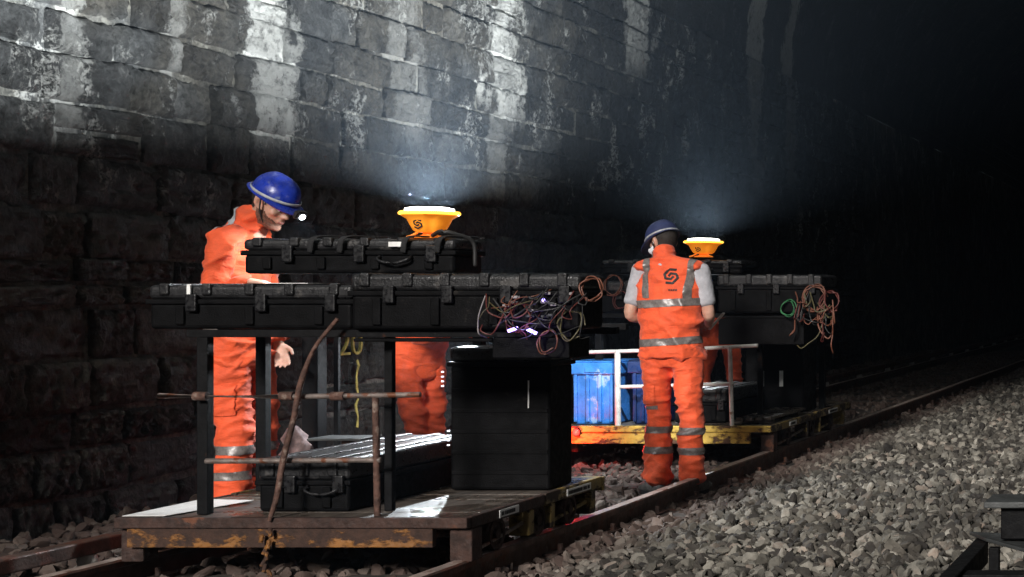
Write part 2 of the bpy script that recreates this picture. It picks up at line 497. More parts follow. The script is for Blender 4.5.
M['sack'] = simple('pale_sack', (0.17, 0.115, 0.11), 0.9, 0, 0.5, 16, 0.9, 34)
M['chalk'] = simple('yellow_wall_paint', (0.45, 0.38, 0.10), 0.9, 0, 0.5, 14, 0.3, 60)
M['greyplate'] = simple('grey_sheet_steel', (0.045, 0.048, 0.048), 0.55, 0.1, 0.3, 7, 0.3, 50)
M['wire_red'] = simple('red_wire', (0.09, 0.018, 0.014), 0.5, 0, 0.2)
M['wire_white'] = simple('pale_wire', (0.22, 0.20, 0.20), 0.5, 0, 0.2)
M['wire_black'] = simple('black_wire', (0.02, 0.02, 0.02), 0.5, 0, 0.2)
M['wire_olive'] = simple('olive_wire', (0.07, 0.06, 0.025), 0.5, 0, 0.2)
M['wire_orange'] = simple('copper_coloured_wire', (0.13, 0.045, 0.025), 0.5, 0, 0.2)
M['wire_green'] = simple('green_wire', (0.03, 0.16, 0.06), 0.5, 0, 0.2)
M['lamp_yellow'] = emis('glowing_yellow_lamp_body', (1.0, 0.25, 0.012), 0.5, (0.85, 0.36, 0.03))
M['lamp_rim'] = emis('glowing_lamp_rim', (1.0, 0.50, 0.05), 2.6, (0.9, 0.6, 0.1))
M['lamp_lens'] = emis('lamp_lens', (1.0, 0.97, 0.88), 14)
M['lamp_orange'] = emis('orange_lamp_foot', (1.0, 0.22, 0.02), 0.35, (0.8, 0.25, 0.03))
M['headlamp'] = emis('headlamp_lens', (0.85, 0.93, 1.0), 26)
M['led'] = emis('violet_led_strip', (0.36, 0.27, 1.0), 7)
M['led_white'] = emis('white_led', (0.85, 0.9, 1.0), 1.5)
M['tail'] = emis('red_tail_lamp', (1.0, 0.02, 0.015), 7)

# ------------------------------------------------------------------ the tunnel: ground, track, wall, vault
WX = -6.2                                    # face of the masonry on the far side of the track
RAIL_N, RAIL_F = -3.42, -5.00                # near and far rail
GZ = -0.13
def ground_z(x, y):
    if x > -3.1:                              # heaped ballast between the tracks
        t = min(1, max(0, (x + 3.1) / 0.7)); h = -0.11 + 0.085 * (t * t * (3 - 2 * t))
        t2 = min(1, max(0, (x + 1.5) / 0.7)); h -= 0.08 * t2
    elif x > -5.45: h = GZ
    else:
        t = min(1, max(0, (-5.45 - x) / 0.35)); h = GZ + 0.07 * t
    return h + 0.018 * noise.noise(Vector((x * 1.7, y * 1.7, 0)))

bm = B()
box(bm, -60, 60, -60, 120, -1.0, -0.30)
g = obj('ground', bm, M['dirt']); tag(g, kind='structure')
# ballast bed: a sheet that follows the heap
xs = np.linspace(-6.3, 3.2, 60); ys = np.linspace(-3, 62, 131)
vs = [(x, y, ground_z(x, y) - 0.055) for y in ys for x in xs]
fs = [(j * 60 + i, j * 60 + i + 1, (j + 1) * 60 + i + 1, (j + 1) * 60 + i) for j in range(130) for i in range(59)]
me = bpy.data.meshes.new('track_bed'); me.from_pydata(vs, [], fs)
bed = mesh_obj('track_bed', me, M['dirt'], None, True); tag(bed, kind='structure')

def stone_arrays(pts, sizes, sub):
    rng = np.random.default_rng(3 + sub)
    ico = B(); bmesh.ops.create_icosphere(ico, subdivisions=sub, radius=1.0)
    ico.verts.ensure_lookup_table()
    bv = np.array([v.co[:] for v in ico.verts]); bf = np.array([[v.index for v in f.verts] for f in ico.faces]); ico.free()
    N, nv = len(pts), len(bv)
    sh = []
    for k in range(40):                       # crushed-rock shapes: points pushed onto random planes
        v = bv.copy()
        for q in range(5 if sub == 1 else 12):
            d = rng.normal(size=3); d /= np.linalg.norm(d); c = rng.uniform(0.45, 0.8) if sub == 1 else rng.uniform(0.34, 0.7)
            t = v @ d; over = t > c
            v[over] -= np.outer(t[over] - c, d)
        v *= rng.uniform(0.9, 1.1, size=v.shape) if sub == 1 else rng.uniform(0.985, 1.015, size=v.shape)
        sh.append(v * np.array([1.25, 0.95, 0.72]) * (1 if sub == 1 else 1.25))
    sh = np.array(sh)[rng.integers(0, 40, N)]
    q = rng.normal(size=(N, 4)); q[:, 1:3] *= 0.55; q /= np.linalg.norm(q, axis=1)[:, None]
    w, x, y, z = q.T
    Rm = np.stack([1 - 2 * (y * y + z * z), 2 * (x * y - z * w), 2 * (x * z + y * w), 2 * (x * y + z * w), 1 - 2 * (x * x + z * z), 2 * (y * z - x * w),
                   2 * (x * z - y * w), 2 * (y * z + x * w), 1 - 2 * (x * x + y * y)], 1).reshape(N, 3, 3)
    V = np.einsum('nij,nvj->nvi', Rm, sh) * np.asarray(sizes)[:, None, None] + np.asarray(pts)[:, None, :]
    F = (bf[None] + (np.arange(N) * nv)[:, None, None]).reshape(-1, 3)
    return V.reshape(-1, 3), F, np.repeat(rng.random(N), nv)
def scatter_stones(name, pts, sizes, mat):
    pts = np.asarray(pts); sizes = np.asarray(sizes); near = pts[:, 1] < 10.5
    V1, F1, t1_ = stone_arrays(pts[near], sizes[near], 2); V2, F2, t2_ = stone_arrays(pts[~near], sizes[~near], 1)
    V = np.vstack([V1, V2]); F = np.vstack([F1, F2 + len(V1)]); tone = np.concatenate([t1_, t2_])
    me = bpy.data.meshes.new(name)
    me.vertices.add(len(V)); me.vertices.foreach_set('co', V.reshape(-1).astype(np.float32))
    me.loops.add(F.size); me.loops.foreach_set('vertex_index', F.reshape(-1).astype(np.int32))
    me.polygons.add(len(F)); me.polygons.foreach_set('loop_start', np.arange(0, F.size, 3, dtype=np.int32))
    me.update(calc_edges=True)
    a = me.attributes.new('tone', 'FLOAT', 'POINT'); a.data.foreach_set('value', tone.astype(np.float32))
    return mesh_obj(name, me, mat, None, False)

rng = np.random.default_rng(11)
P, S = [], []
def sow(x0, x1, y0, y1, n, s0, s1, lift=0.0, ok=None):
    X = rng.uniform(x0, x1, n); Yv = rng.uniform(y0, y1, n)
    for a, b in zip(X, Yv):
        if ok and not ok(a, b): continue
        s = rng.uniform(s0, s1) * (1.25 if rng.random() < 0.12 else 1)
        P.append((a, b, ground_z(a, b) - 0.012 + lift + rng.uniform(-0.030, 0.030))); S.append(s)
seen = lambda a, b: a < -0.10 * b + 0.7
sow(-3.2, 0.4, 5.6, 10.5, 10500, 0.022, 0.042, 0, seen)
sow(-3.2, 0.4, 5.6, 10.5, 5000, 0.012, 0.022, 0.006, seen)
sow(-3.2, 0.2, 10.5, 16, 8000, 0.025, 0.044, 0, seen)
sow(-3.2, -0.8, 16, 30, 8000, 0.030, 0.052, 0, seen)
sow(-6.15, -3.2, 5.4, 9, 3800, 0.024, 0.044)
sow(-6.15, -3.2, 9, 16, 5000, 0.026, 0.046)
sow(-6.15, -3.2, 16, 32, 4500, 0.028, 0.044)
b = scatter_stones('ballast', P, S, M['ballast']); tag(b, 'loose grey crushed stone ballast heaped beside the rails', 'ballast', kind='stuff')

track = bpy.data.objects.new('railway_track', None); COL.objects.link(track); tag(track, kind='structure')
def rail_mesh(name, x, y0, y1, parent):
    prof = [(-.07, -.15), (.07, -.15), (.07, -.138), (.010, -.118), (.010, -.042), (.034, -.034), (.036, -.008), (.028, 0.0), (-.028, 0.0), (-.036, -.008), (-.034, -.034), (-.010, -.042), (-.010, -.118), (-.07, -.138)]
    bm = B(); rows = []
    for y in np.linspace(y0, y1, 40): rows.append([bm.verts.new((x + a + 0.004 * math.sin(y * 0.9), y, c + 0.003 * math.sin(y * 1.3))) for a, c in prof])
    for p, q in zip(rows, rows[1:]):
        for i in range(len(prof)):
            bm.faces.new((p[i], p[(i + 1) % len(prof)], q[(i + 1) % len(prof)], q[i]))
    bm.faces.new(rows[0]); bm.faces.new(rows[-1][::-1])
    o = obj(name, bm, M['rail'], parent)
    o.data.materials.append(M['railhead'])
    for p in o.data.polygons:
        if p.normal.z > 0.9 and p.center.z > -0.01: p.material_index = 1
    return o
rail_mesh('rail', RAIL_N, -3, 61, track)
rail_mesh('rail', RAIL_F, -3, 61, track)
bm = B(); box(bm, -5.40, -5.32, -3, 61, -.03, .04); o = obj('conductor_rail', bm, M['rail'], track, bevel=.008)
for i in range(22):
    bm = B(); lathe(bm, [(0, -.12), (.06, -.12), (.055, -.09), (.04, -.08), (.045, -.06), (.035, -.031), (0, -.031)], (-5.36, 5.2 + i * 1.9, 0), 14); obj('insulator', bm, M['pipewhite'], track, True, autos=40)
bm = B(); box(bm, -1.30, 1.30, -0.125, 0.125, -0.12, 0.0, 0.006)
slm = bpy.data.meshes.new('sleeper'); bmesh.ops.recalc_face_normals(bm, faces=bm.faces); bm.to_mesh(slm); bm.free(); slm.materials.append(M['sleeper'])
for i in range(44):
    o = bpy.data.objects.new('sleeper', slm); link(o, track)
    o.location = (-4.21 + random.uniform(-.03, .03), 5.0 + i * 0.66, -0.125 + random.uniform(-.004, .004)); o.rotation_euler.z = random.uniform(-.012, .012)
bm = B(); box(bm, -.09, .09, -.10, .10, 0, .016); tube(bm, [(-.06, 0, .012), (-.06, 0, .05)], .014, 8, cap=0.3); tube(bm, [(.06, 0, .012), (.06, 0, .05)], .014, 8, cap=.3)
chm = bpy.data.meshes.new('rail_chair'); bmesh.ops.recalc_face_normals(bm, faces=bm.faces); bm.to_mesh(chm); bm.free(); chm.materials.append(M['rust'])
for i in range(24):
    for x in (RAIL_N, RAIL_F):
        o = bpy.data.objects.new('rail_chair', chm); link(o, track); o.location = (x, 5.0 + i * 0.66, -0.124)

# wall: mortar core, then every stone its own piece
SPRING = 4.3
wall = thing('stone_wall', 'sooty black stone block wall with pale lime runs behind the track', 'wall', (WX, 12, GZ))
vs, fs = [], []
ny, nz = 260, 32
for j in range(nz + 1):
    for i in range(ny + 1):
        y = -3 + 64 * i / ny; z = -0.35 + (SPRING + 0.35) * j / nz
        vs.append((WX - 0.03 + 0.012 * noise.noise(Vector((y * 3, z * 3, 1))), y, z))
for j in range(nz):
    for i in range(ny):
        a = j * (ny + 1) + i; fs.append((a, a + 1, a + ny + 2, a + ny + 1))
me = bpy.data.meshes.new('mortar_core'); me.from_pydata(vs, [], fs)
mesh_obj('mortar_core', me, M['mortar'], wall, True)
def stone_mesh(k):
    r = random.Random(100 + k); bm = B(); nx, nz = 17, 11; grid = []; ph = Vector((k * 7.3, k * 3.1, 0)); low = r.uniform(-.25, .25)
    tilt = (r.uniform(-.5, .5), r.uniform(-.5, .5))
    for j in range(nz):
        row = []
        for i in range(nx):
            u = i / (nx - 1) - 0.5; v = j / (nz - 1) - 0.5
            e = (1 if i in (0, nx - 1) else 0) + (1 if j in (0, nz - 1) else 0)
            q = Vector((u * 6.5, v * 3.6, k * 1.7)) + ph
            rough = .42 * noise.noise(q) + .36 * noise.noise(q * 2.3) + .34 * noise.noise(q * 5.1)
            ed_ = min(.5 - abs(u), (.5 - abs(v)) * .55) / .09                     # worn arrises
            d = .55 + low + tilt[0] * u + tilt[1] * v + rough * 1.15 - .55 * max(0, 1 - ed_) ** 2
            row.append(bm.verts.new((d, u + .028 * noise.noise(q * .9 + Vector((5, 5, 5))), v + .045 * noise.noise(q * .8 + Vector((1, 9, 2))))))
        grid.append(row)
    for j in range(nz - 1):
        for i in range(nx - 1): bm.faces.new((grid[j][i], grid[j][i + 1], grid[j + 1][i + 1], grid[j + 1][i]))
    ring = grid[0] + [grid[j][-1] for j in range(1, nz)] + grid[-1][::-1][1:] + [grid[j][0] for j in range(nz - 2, 0, -1)]
    back = [bm.verts.new((-1.0, v.co.y, v.co.z)) for v in ring]
    for i in range(len(ring)):
        bm.faces.new((ring[i], back[i], back[(i + 1) % len(ring)], ring[(i + 1) % len(ring)]))
    bmesh.ops.recalc_face_normals(bm, faces=bm.faces)
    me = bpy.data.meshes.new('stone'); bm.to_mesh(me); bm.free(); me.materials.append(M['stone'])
    for p in me.polygons: p.use_smooth = True
    me.set_sharp_from_angle(angle=R(55))
    return me
SM = [stone_mesh(k) for k in range(16)]
blocks = []
z = -0.16
row = 0
rr = random.Random(5)
while z < SPRING - 0.2:
    h = rr.uniform(0.20, 0.31)
    y = 4.5 - rr.uniform(0, .5)
    while y < 26:
        l = rr.uniform(0.26, 0.66)
        if rr.random() < .10 and h > .27:        # a tall place filled with two low stones
            blocks.append((y, l, z, h * .48)); blocks.append((y, l, z + h * .5, h * .5))
        else: blocks.append((y, l, z, h))
        y += l
    z += h; row += 1
def shown(bk):
    y, l, z, h = bk; yc, zc = y + l / 2, z + h / 2
    px, py = 1220 + 1500 * WX / yc, 290 - 1500 * (zc - EYE) / yc
    inside = -25 < px < 1040 and -25 < py < 560
    return (1500 * 6.2 * l / yc ** 2) * (1500 * h / yc) if inside else 0
blocks.sort(key=shown, reverse=True)
rest = B()
for i, (y, l, z, h) in enumerate(blocks):
    me = SM[rr.randrange(len(SM))]
    gap = rr.uniform(.010, .040)
    mat = Matrix.Translation((WX - 0.012 + rr.uniform(-.012, .016), y + l / 2, z + h / 2 + rr.uniform(-.010, .010))) @ Euler((rr.uniform(-.035, .035), rr.uniform(-.03, .03), rr.uniform(-.025, .025))).to_matrix().to_4x4() @ Matrix.Diagonal((rr.uniform(.024, .045), l - gap, h - gap * .9, 1))
    if i < 300:
        o = bpy.data.objects.new('stone', me); link(o, wall); o.matrix_basis = mat
    else:
        t = B(); t.from_mesh(me); bmesh.ops.transform(t, matrix=mat, verts=t.verts); tmp = bpy.data.meshes.new('t'); t.to_mesh(tmp); t.free(); rest.from_mesh(tmp); bpy.data.meshes.remove(tmp)
o = obj('stone_field', rest, M['stone'], wall, True, autos=50); tag(o, kind='stuff')

# vault and the wall on the viewer's side
bm = B(); rows = []
for y in np.linspace(-3, 61, 90):
    row = []
    for k in range(25):
        a = math.pi * (1 - k / 24); n3 = 1 + 0.012 * noise.noise(Vector((k * .7, y * .8, 3)))
        row.append(bm.verts.new((-1.6 + 4.63 * math.cos(a) * n3, y, SPRING + 4.2 * math.sin(a) * n3)))
    rows.append(row)
for p, q in zip(rows, rows[1:]):
    for i in range(24): bm.faces.new((p[i], p[i + 1], q[i + 1], q[i]))
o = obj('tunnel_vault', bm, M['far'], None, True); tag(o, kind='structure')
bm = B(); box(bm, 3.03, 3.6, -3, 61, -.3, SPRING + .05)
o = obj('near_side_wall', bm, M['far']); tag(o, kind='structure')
bm = B(); box(bm, -7, 4, 60.5, 61, -.3, 9)
o = obj('tunnel_end', bm, M['far']); tag(o, kind='structure')
bm = B()
for x0, x1, z0, z1 in ((-9, WX - .07, -.3, 10), (3.05, 6, -.3, 10)): box(bm, x0, x1, -3.0, -2.4, z0, z1)
o = obj('added_portal', bm, M['far']); tag(o, kind='structure')  # unseen portal, added so the fill reaches only the near stretch
bm = B(); vs = []
for k in range(25):
    a = math.pi * (1 - k / 24)
    vs.append((bm.verts.new((-1.6 + 4.66 * math.cos(a), -3.0, SPRING + 4.23 * math.sin(a))), bm.verts.new((-1.6 + 4.66 * math.cos(a), -3.0, 10))))
for p, q in zip(vs, vs[1:]): bm.faces.new((p[0], q[0], q[1], p[1]))
o = obj('added_portal_face', bm, M['far']); tag(o, kind='structure')  # added with the unseen portal, cuts the fill off above

# painted mark on the wall
def text_mesh(s, size, extrude):
    c = bpy.data.curves.new('t', 'FONT'); c.body = s; c.size = size; c.extrude = extrude; c.align_x = 'CENTER'; c.offset = -size * 0.012
    o = bpy.data.objects.new('t', c); COL.objects.link(o); dg = bpy.context.evaluated_depsgraph_get(); dg.update()
    me = bpy.data.meshes.new_from_object(o.evaluated_get(dg)); bpy.data.objects.remove(o); return me
me = text_mesh('20', 0.24, 0.008)
o = mesh_obj('painted_number', me, M['chalk'], wall, False)
o.matrix_basis = Matrix.Translation((WX + 0.045, 10.62, 0.76)) @ Matrix(((0, 0, 1, 0), (1.25, 0, 0, 0), (0, 1, 0, 0), (0, 0, 0, 1)))
o['label'] = 'yellow painted number 20 on the dark stones'
bm = B(); pts = [(WX + .045 + .004 * math.sin(k * 2.1), 10.70 + .012 * math.sin(k * 1.3), .72 - k * .04) for k in range(13)]
tube(bm, pts, [(.004, .012 + .004 * math.sin(k * 1.7)) for k in range(13)], 6)
o = obj('painted_line', bm, M['chalk'], wall)

# ------------------------------------------------------------------ hard cases
def hard_case(label, x0, x1, y0, y1, z0, z1, lid=0.35, handles=True, ribs=True, group='black equipment cases', name='hard_case', latches=2):
    t = thing(name, label, 'case', ((x0 + x1) / 2, (y0 + y1) / 2, z0), group)
    zl = z1 - (z1 - z0) * lid
    bm = B(); box(bm, x0 + .012, x1 - .012, y0 + .012, y1 - .012, z0, zl - .004)
    obj('lower_shell', bm, M['case'], t, bevel=.018, bseg=3)
    bm = B(); box(bm, x0, x1, y0, y1, zl - .012, zl + .012)
    obj('seam_flange', bm, M['case'], t, bevel=.006)
    bm = B(); box(bm, x0 + .008, x1 - .008, y0 + .008, y1 - .008, zl + .012, z1)
    obj('lid', bm, M['caselid'], t, bevel=.02, bseg=3)
    if ribs:
        n = max(3, int((x1 - x0) / .16)); 
        for k in range(n):
            x = x0 + (k + .5) * (x1 - x0) / n + random.uniform(-.01, .01)
            bm = B(); box(bm, x - .022, x + .022, y0 - .006, y1 + .006, zl + .03, z1 + .007)
            obj('rib', bm, M['caselid'], t, bevel=.008)
        n = max(2, int((x1 - x0) / .25))
        for k in range(n):
            x = x0 + (k + .5) * (x1 - x0) / n
            bm = B(); box(bm, x - .02, x + .02, y0 - .004, y0 + .02, z0 + .02, zl - .02)
            obj('shell_rib', bm, M['case'], t, bevel=.006)
    for k in range(latches):
        x = x0 + (k + .5) * (x1 - x0) / latches + .06
        bm = B(); box(bm, x - .025, x + .025, y0 - .018, y0 + .004, zl - .045, zl + .035)
        obj('latch', bm, M['latch'], t, bevel=.006)
    if handles:
        c = (x0 + x1) / 2 + (x1 - x0) * .22
        bm = B(); tube(bm, [(c - .075, y0 + .005, zl - .02), (c - .07, y0 - .022, zl - .035), (c, y0 - .028, zl - .052), (c + .07, y0 - .022, zl - .035), (c + .075, y0 + .005, zl - .02)], [(.007, .011)] * 5, 8, n=16)
        obj('handle', bm, M['caselid'], t, True)
    return t

def wires(parent, x0, x1, y, z0, z1, n, seed, cols, rmin=.002, rmax=.0036):
    r = random.Random(seed)
    for k in range(n):
        a = Vector((r.uniform(x0, x1), y + r.uniform(-.03, .02), r.uniform(z0 + (z1 - z0) * .55, z1)))
        b_ = Vector((min(x1, max(x0, a.x + r.uniform(-.28, .28))), y + r.uniform(-.04, .02), r.uniform(z0, z1)))
        if k % 3 < 2: b_.z = max(b_.z, a.z - .10)
        sag = r.uniform(.05, .6) * (z1 - z0)
        pts = [a]
        for q in (0.25, .5, .75):
            p = a.lerp(b_, q); p += Vector((r.uniform(-.02, .02), -.03 - r.uniform(0, .03), -sag * 4 * q * (1 - q) * .5 + r.uniform(-.012, .012))); pts.append(p)
        pts.append(b_)
        bm = B(); tube(bm, pts, [r.uniform(rmin, rmax)] * 5, 6, n=26)
        obj('cable', bm, M[r.choice(cols)], parent, True)

def coil(parent, c, rad, turns, mat, seed, tilt=(.3, .2), rw=.0035):
    r = random.Random(seed); pts = []
    n = turns * 9
    for k in range(n):
        a = 2 * math.pi * k / 9 + r.uniform(-.1, .1); q = rad * r.uniform(.8, 1.15)
        pts.append((c[0] + q * math.cos(a), c[1] + .02 * r.uniform(-1, 1) + tilt[0] * q * math.sin(a), c[2] + q * math.sin(a) * 1.15))
    bm = B(); tube(bm, pts, [rw] * n, 6, n=n * 3)
    obj('cable_coil', bm, M[mat], parent, True)

# ------------------------------------------------------------------ work lamps
def logo_strokes():
    s1 = [(.42, .30), (.02, .48), (-.36, .26), (-.36, -.02), (-.06, -.18), (.16, -.06)]
    s2 = [(-x, -y) for x, y in s1]
    return [s1, s2]

def stroke_ring(bm, path, w, put):
    """flat ribbon along a 2-D path; put(x, y) -> 3-D point"""
    pts = [Vector((*p, 0)) for p in path]; fine = []
    for a, b_ in zip(pts, pts[1:]):
        for q in range(4): fine.append(a.lerp(b_, q / 4))
    fine.append(pts[-1]); prev = None
    for i, p in enumerate(fine):
        t = (fine[min(i + 1, len(fine) - 1)] - fine[max(i - 1, 0)]).normalized(); nn = Vector((-t.y, t.x, 0)) * w / 2
        cur = (bm.verts.new(put(p.x + nn.x, p.y + nn.y)), bm.verts.new(put(p.x - nn.x, p.y - nn.y)))
        if prev: bm.faces.new((prev[0], cur[0], cur[1], prev[1]))
        prev = cur

def work_lamp(label, x, y, z, r, power):
    t = thing('work_lamp', label, 'lamp', (x, y, z), 'yellow work lamps on the cases')
    def lobes(a, i): return 1 - 0.13 * max(0, math.cos(3 * (a + 1.05))) ** 6 * (1 if 0 < i < 6 else .3)
    bm = B(); lathe(bm, [(0, .03), (.44 * r, .03), (.55 * r, .040), (.66 * r, .066), (.76 * r, .094), (.95 * r, .110), (.95 * r, .1145), (0, .1145)], (x, y, z), 48, lobes)
    obj('lamp_body', bm, M['lamp_yellow'], t, True, autos=35)
    bm = B(); lathe(bm, [(.90 * r, .1150), (1.02 * r, .1150), (1.05 * r, .122), (1.0 * r, .131), (.90 * r, .131)], (x, y, z), 40)
    obj('rim', bm, M['lamp_rim'], t, True, autos=35)
    bm = B(); lathe(bm, [(0, .1315), (.84 * r, .1315), (.82 * r, .145), (.6 * r, .151), (0, .153)], (x, y, z), 36)
    obj('lens', bm, M['lamp_lens'], t, True, autos=35)
    bm = B(); lathe(bm, [(0, .004), (.52 * r, .004), (.46 * r, .012), (.24 * r, .018), (.22 * r, .0285), (0, .0285)], (x, y, z), 28)
    obj('foot', bm, M['lamp_orange'], t, True, autos=35)
    for s in (-1, 1):
        bm = B(); tube(bm, [(x + s * .30 * r, y - .3 * r, z + .028), (x + s * .46 * r, y - .4 * r, z + .012), (x + s * .60 * r, y - .45 * r, z + .006)], .006, 6)
        obj('leg', bm, M['lamp_orange'], t, True)
    bm = B()
    def put(u, v):
        px, pz = u * .05 + x - .012, z + .068 + v * .045
        rr_ = r * (.56 + .10 * (v * .05 + .03) / .04)
        return Vector((px, y - math.sqrt(max(1e-4, (rr_ + .006) ** 2 - (px - x) ** 2)), pz))
    for s in logo_strokes(): stroke_ring(bm, s, .17, put)
    obj('emblem', bm, M['ink'], t)
    L = bpy.data.lights.new('work_lamp_light', 'AREA'); L.shape = 'DISK'; L.size = 1.6 * r; L.energy = power; L.spread = R(164); L.color = (0.90, 0.96, 1.0)
    o = bpy.data.objects.new('work_lamp_light', L); link(o, t); o.matrix_basis = Matrix.Translation((x, y, z + .162)) @ Matrix.Rotation(math.pi, 4, 'X')
    L = bpy.data.lights.new('work_lamp_beam', 'SPOT'); L.spot_size = R(50); L.spot_blend = 1.0; L.energy = 620; L.color = (0.55, 0.76, 1.0); L.shadow_soft_size = r * .7
    o = bpy.data.objects.new('work_lamp_beam', L); link(o, t); o.matrix_basis = Matrix.Translation((x, y, z + .17)) @ Matrix.Rotation(math.pi, 4, 'X')
    return t

# ------------------------------------------------------------------ rail trolleys
XL, XR, DZ = -4.95, -3.37, 0.20
def wheel(parent, x, y):
    bm = B(); Mx = Matrix.Rotation(R(90), 3, 'Y')
    lathe(bm, [(0, -.035), (.090, -.035), (.090, -.018), (.078, -.012), (.076, .030), (.058, .030), (.054, .018), (.024, .018), (.024, .034), (0, .034)], (x, y, .077), 26, M=Mx)
    return obj('wheel', bm, M['rust'], parent, True, autos=35)

def trolley(label, y0, y1, front_mat, side_mats, beam_mat, group='rail trolleys on the track'):
    t = thing('rail_trolley', label, 'trolley', ((XL + XR) / 2, (y0 + y1) / 2, 0), group)
    ym = y0 + (y1 - y0) * .52
    for a, b_, k in ((y0 + .045, ym - .012, 0), (ym + .012, y1 - .03, 1)):
        n = 5                                                # deck boards across the trolley
        for q in range(n):
            u = a + (b_ - a) * q / n; v = a + (b_ - a) * (q + 1) / n
            bm = B(); box(bm, XL + .032, XR - .032, u + .0015, v - .0015, DZ - .028, DZ - .003 + random.uniform(-.002, .002))
            obj('deck_board', bm, M['deck'], t, bevel=.002)
    bm = B(); box(bm, XL, XR, y0, y0 + .04, DZ - .048, DZ); obj('end_beam', bm, beam_mat, t, bevel=.006)
    bm = B(); box(bm, XL + .05, XR - .16, y0 + .012, y0 + .05, DZ - .135, DZ - .05); obj('end_apron', bm, front_mat, t, bevel=.004)
    bm = B(); box(bm, XL, XR, y1 - .04, y1, DZ - .075, DZ); obj('end_beam', bm, side_mats[1], t, bevel=.006)
    for s, x in ((1, XR), (-1, XL)):
        xi = x - s * .030
        for a, b_, k in ((y0 + .042, ym - .006, 0), (ym + .006, y1 - .042, 1)):
            bm = B(); box(bm, min(x, xi), max(x, xi), a, b_, DZ - .055, DZ + .004 * k); obj('side_beam', bm, side_mats[k], t, bevel=.005)
        # axle boxes and posts under the beam
        L = y1 - y0
        for k, (f, w) in enumerate(((.03, .10), (.40, .06), (.56, .05), (.88, .06))):
            yy = y0 + L * f; xo = x + s * .0
            bm = B(); box(bm, min(xo, xo - s * .10), max(xo, xo - s * .10), yy, yy + w, -.005 if k == 0 else .02, DZ - .056)
            obj('axle_post', bm, M['rust'] if k == 0 else side_mats[1], t, bevel=.006)
        for k, (f0, f1) in enumerate(((.11, .40), (.60, .88))):
            bm = B(); beam(bm, (x - s * .03, y0 + L * f0, .035 + .01 * k), (x - s * .03, y0 + L * f1, .085), .014, .014)
            obj('tie_bar', bm, M['pipe'] if k == 0 else side_mats[1], t)
        for f in (.22, .50, .74):
            wheel(t, (RAIL_N if s == 1 else RAIL_F + .0) - (0.0), y0 + L * f)
    for f in (.22, .74):
        bm = B(); bar(bm, (RAIL_F, y0 + (y1 - y0) * f, .077), (RAIL_N, y0 + (y1 - y0) * f, .077), .018, 10); obj('axle', bm, M['rust'], t)
    for f, k in ((.20, 0), (.68, 1)):
        yy = y0 + (y1 - y0) * f; w = .19 + .1 * k
        bm = B(); box(bm, XR + .001, XR + .0045, yy, yy + w, DZ - .045, DZ - .010); p = obj('name_plate', bm, M['white'], t)
        bm = B(); r = random.Random(k); u = yy + .015
        while u < yy + w - .03:
            q = r.uniform(.006, .014); box(bm, XR + .005, XR + .0062, u, u + q, DZ - .037, DZ - .019); u += q + r.choice((.004, .004, .011))
        obj('plate_print', bm, M['ink'], p)
    return t

def pipe(parent, name, pts, r, mat, n=None, jit=0):
    bm = B(); tube(bm, pts, [r * (1 + random.uniform(-jit, jit)) for _ in pts], 10, n=n, cap=.2); return obj(name, bm, mat, parent, True, autos=40)

# ---- nearer trolley
T1Y = 6.71
t1 = trolley('nearer low rail trolley with rust-brown front and grey pipe rails', T1Y, 8.22, M['rustyellow'], (M['rust'], M['olive']), M['rust'])
pipe(t1, 'top_rail', [(-4.79, 6.77, .742), (-4.2, 6.77, .738), (-3.61, 6.77, .748)], .0125, M['pipe'])
pipe(t1, 'lower_rail', [(-4.58, 6.775, .447), (-3.79, 6.775, .452)], .0125, M['pipe'])
pipe(t1, 'rail_post', [(-3.805, 6.775, DZ), (-3.815, 6.775, .755)], .0145, M['rustpole'])
for x in (-4.60, -4.21, -3.98): 
    bm = B(); lathe(bm, [(.013, -.03), (.02, -.03), (.02, .03), (.013, .03)], (0, 0, 0), 12, M=Matrix.Rotation(R(90), 3, 'Y'))
    bmesh.ops.translate(bm, verts=bm.verts, vec=(x, 6.77, .741)); obj('pipe_coupling', bm, M['rustpole'], t1, True, autos=40)
pipe(t1, 'leaning_pole', [(-3.965, 6.74, 1.09), (-4.065, 6.735, .96), (-4.125, 6.73, .80), (-4.155, 6.728, .64), (-4.20, 6.725, .46), (-4.215, 6.705, .30), (-4.245, 6.698, .19)], .0112, M['rustpole'], n=24, jit=.25)
r_ = random.Random(2); 
for k in range(8):
    pipe(t1, 'chain_link', [(-4.255 + r_.uniform(-.02, .02), 6.69, .155 - k * .026), (-4.255 + r_.uniform(-.025, .025), 6.685, .120 - k * .026)], .009, M['rustyellow'])
# support frame for the cases
def frame_leg(x, y, z0, z1, w):
    bm = B(); box(bm, x - w / 2, x + w / 2, y - w / 2, y + w / 2, z0, z1); obj('frame_leg', bm, M['blackmetal'], f1, bevel=.004)
f1 = thing('support_frame', 'black steel support frame carrying the cases on the nearer trolley', 'frame', (-4.0, 7.4, DZ), 'case support frames')
frame_leg(-4.62, 6.83, DZ, 1.005, .048); frame_leg(-4.86, 7.62, DZ, 1.005, .05); frame_leg(-4.89, 8.10, DZ, 1.005, .085)
frame_leg(-4.78, 8.12, DZ, 1.005, .025); frame_leg(-3.84, 6.94, DZ, 1.005, .036); frame_leg(-3.52, 8.05, DZ, 1.005, .04); frame_leg(-4.0, 8.1, DZ, 1.005, .05)
for a, b_ in (((-4.70, 6.84, 1.022), (-2.95, 6.84, 1.022)), ((-4.9, 7.35, 1.022), (-2.95, 7.35, 1.022)), ((-4.9, 8.1, 1.022), (-3.2, 8.1, 1.022))):
    bm = B(); beam(bm, a, b_, .04, .034); obj('cross_beam', bm, M['blackmetal'], f1, bevel=.003)
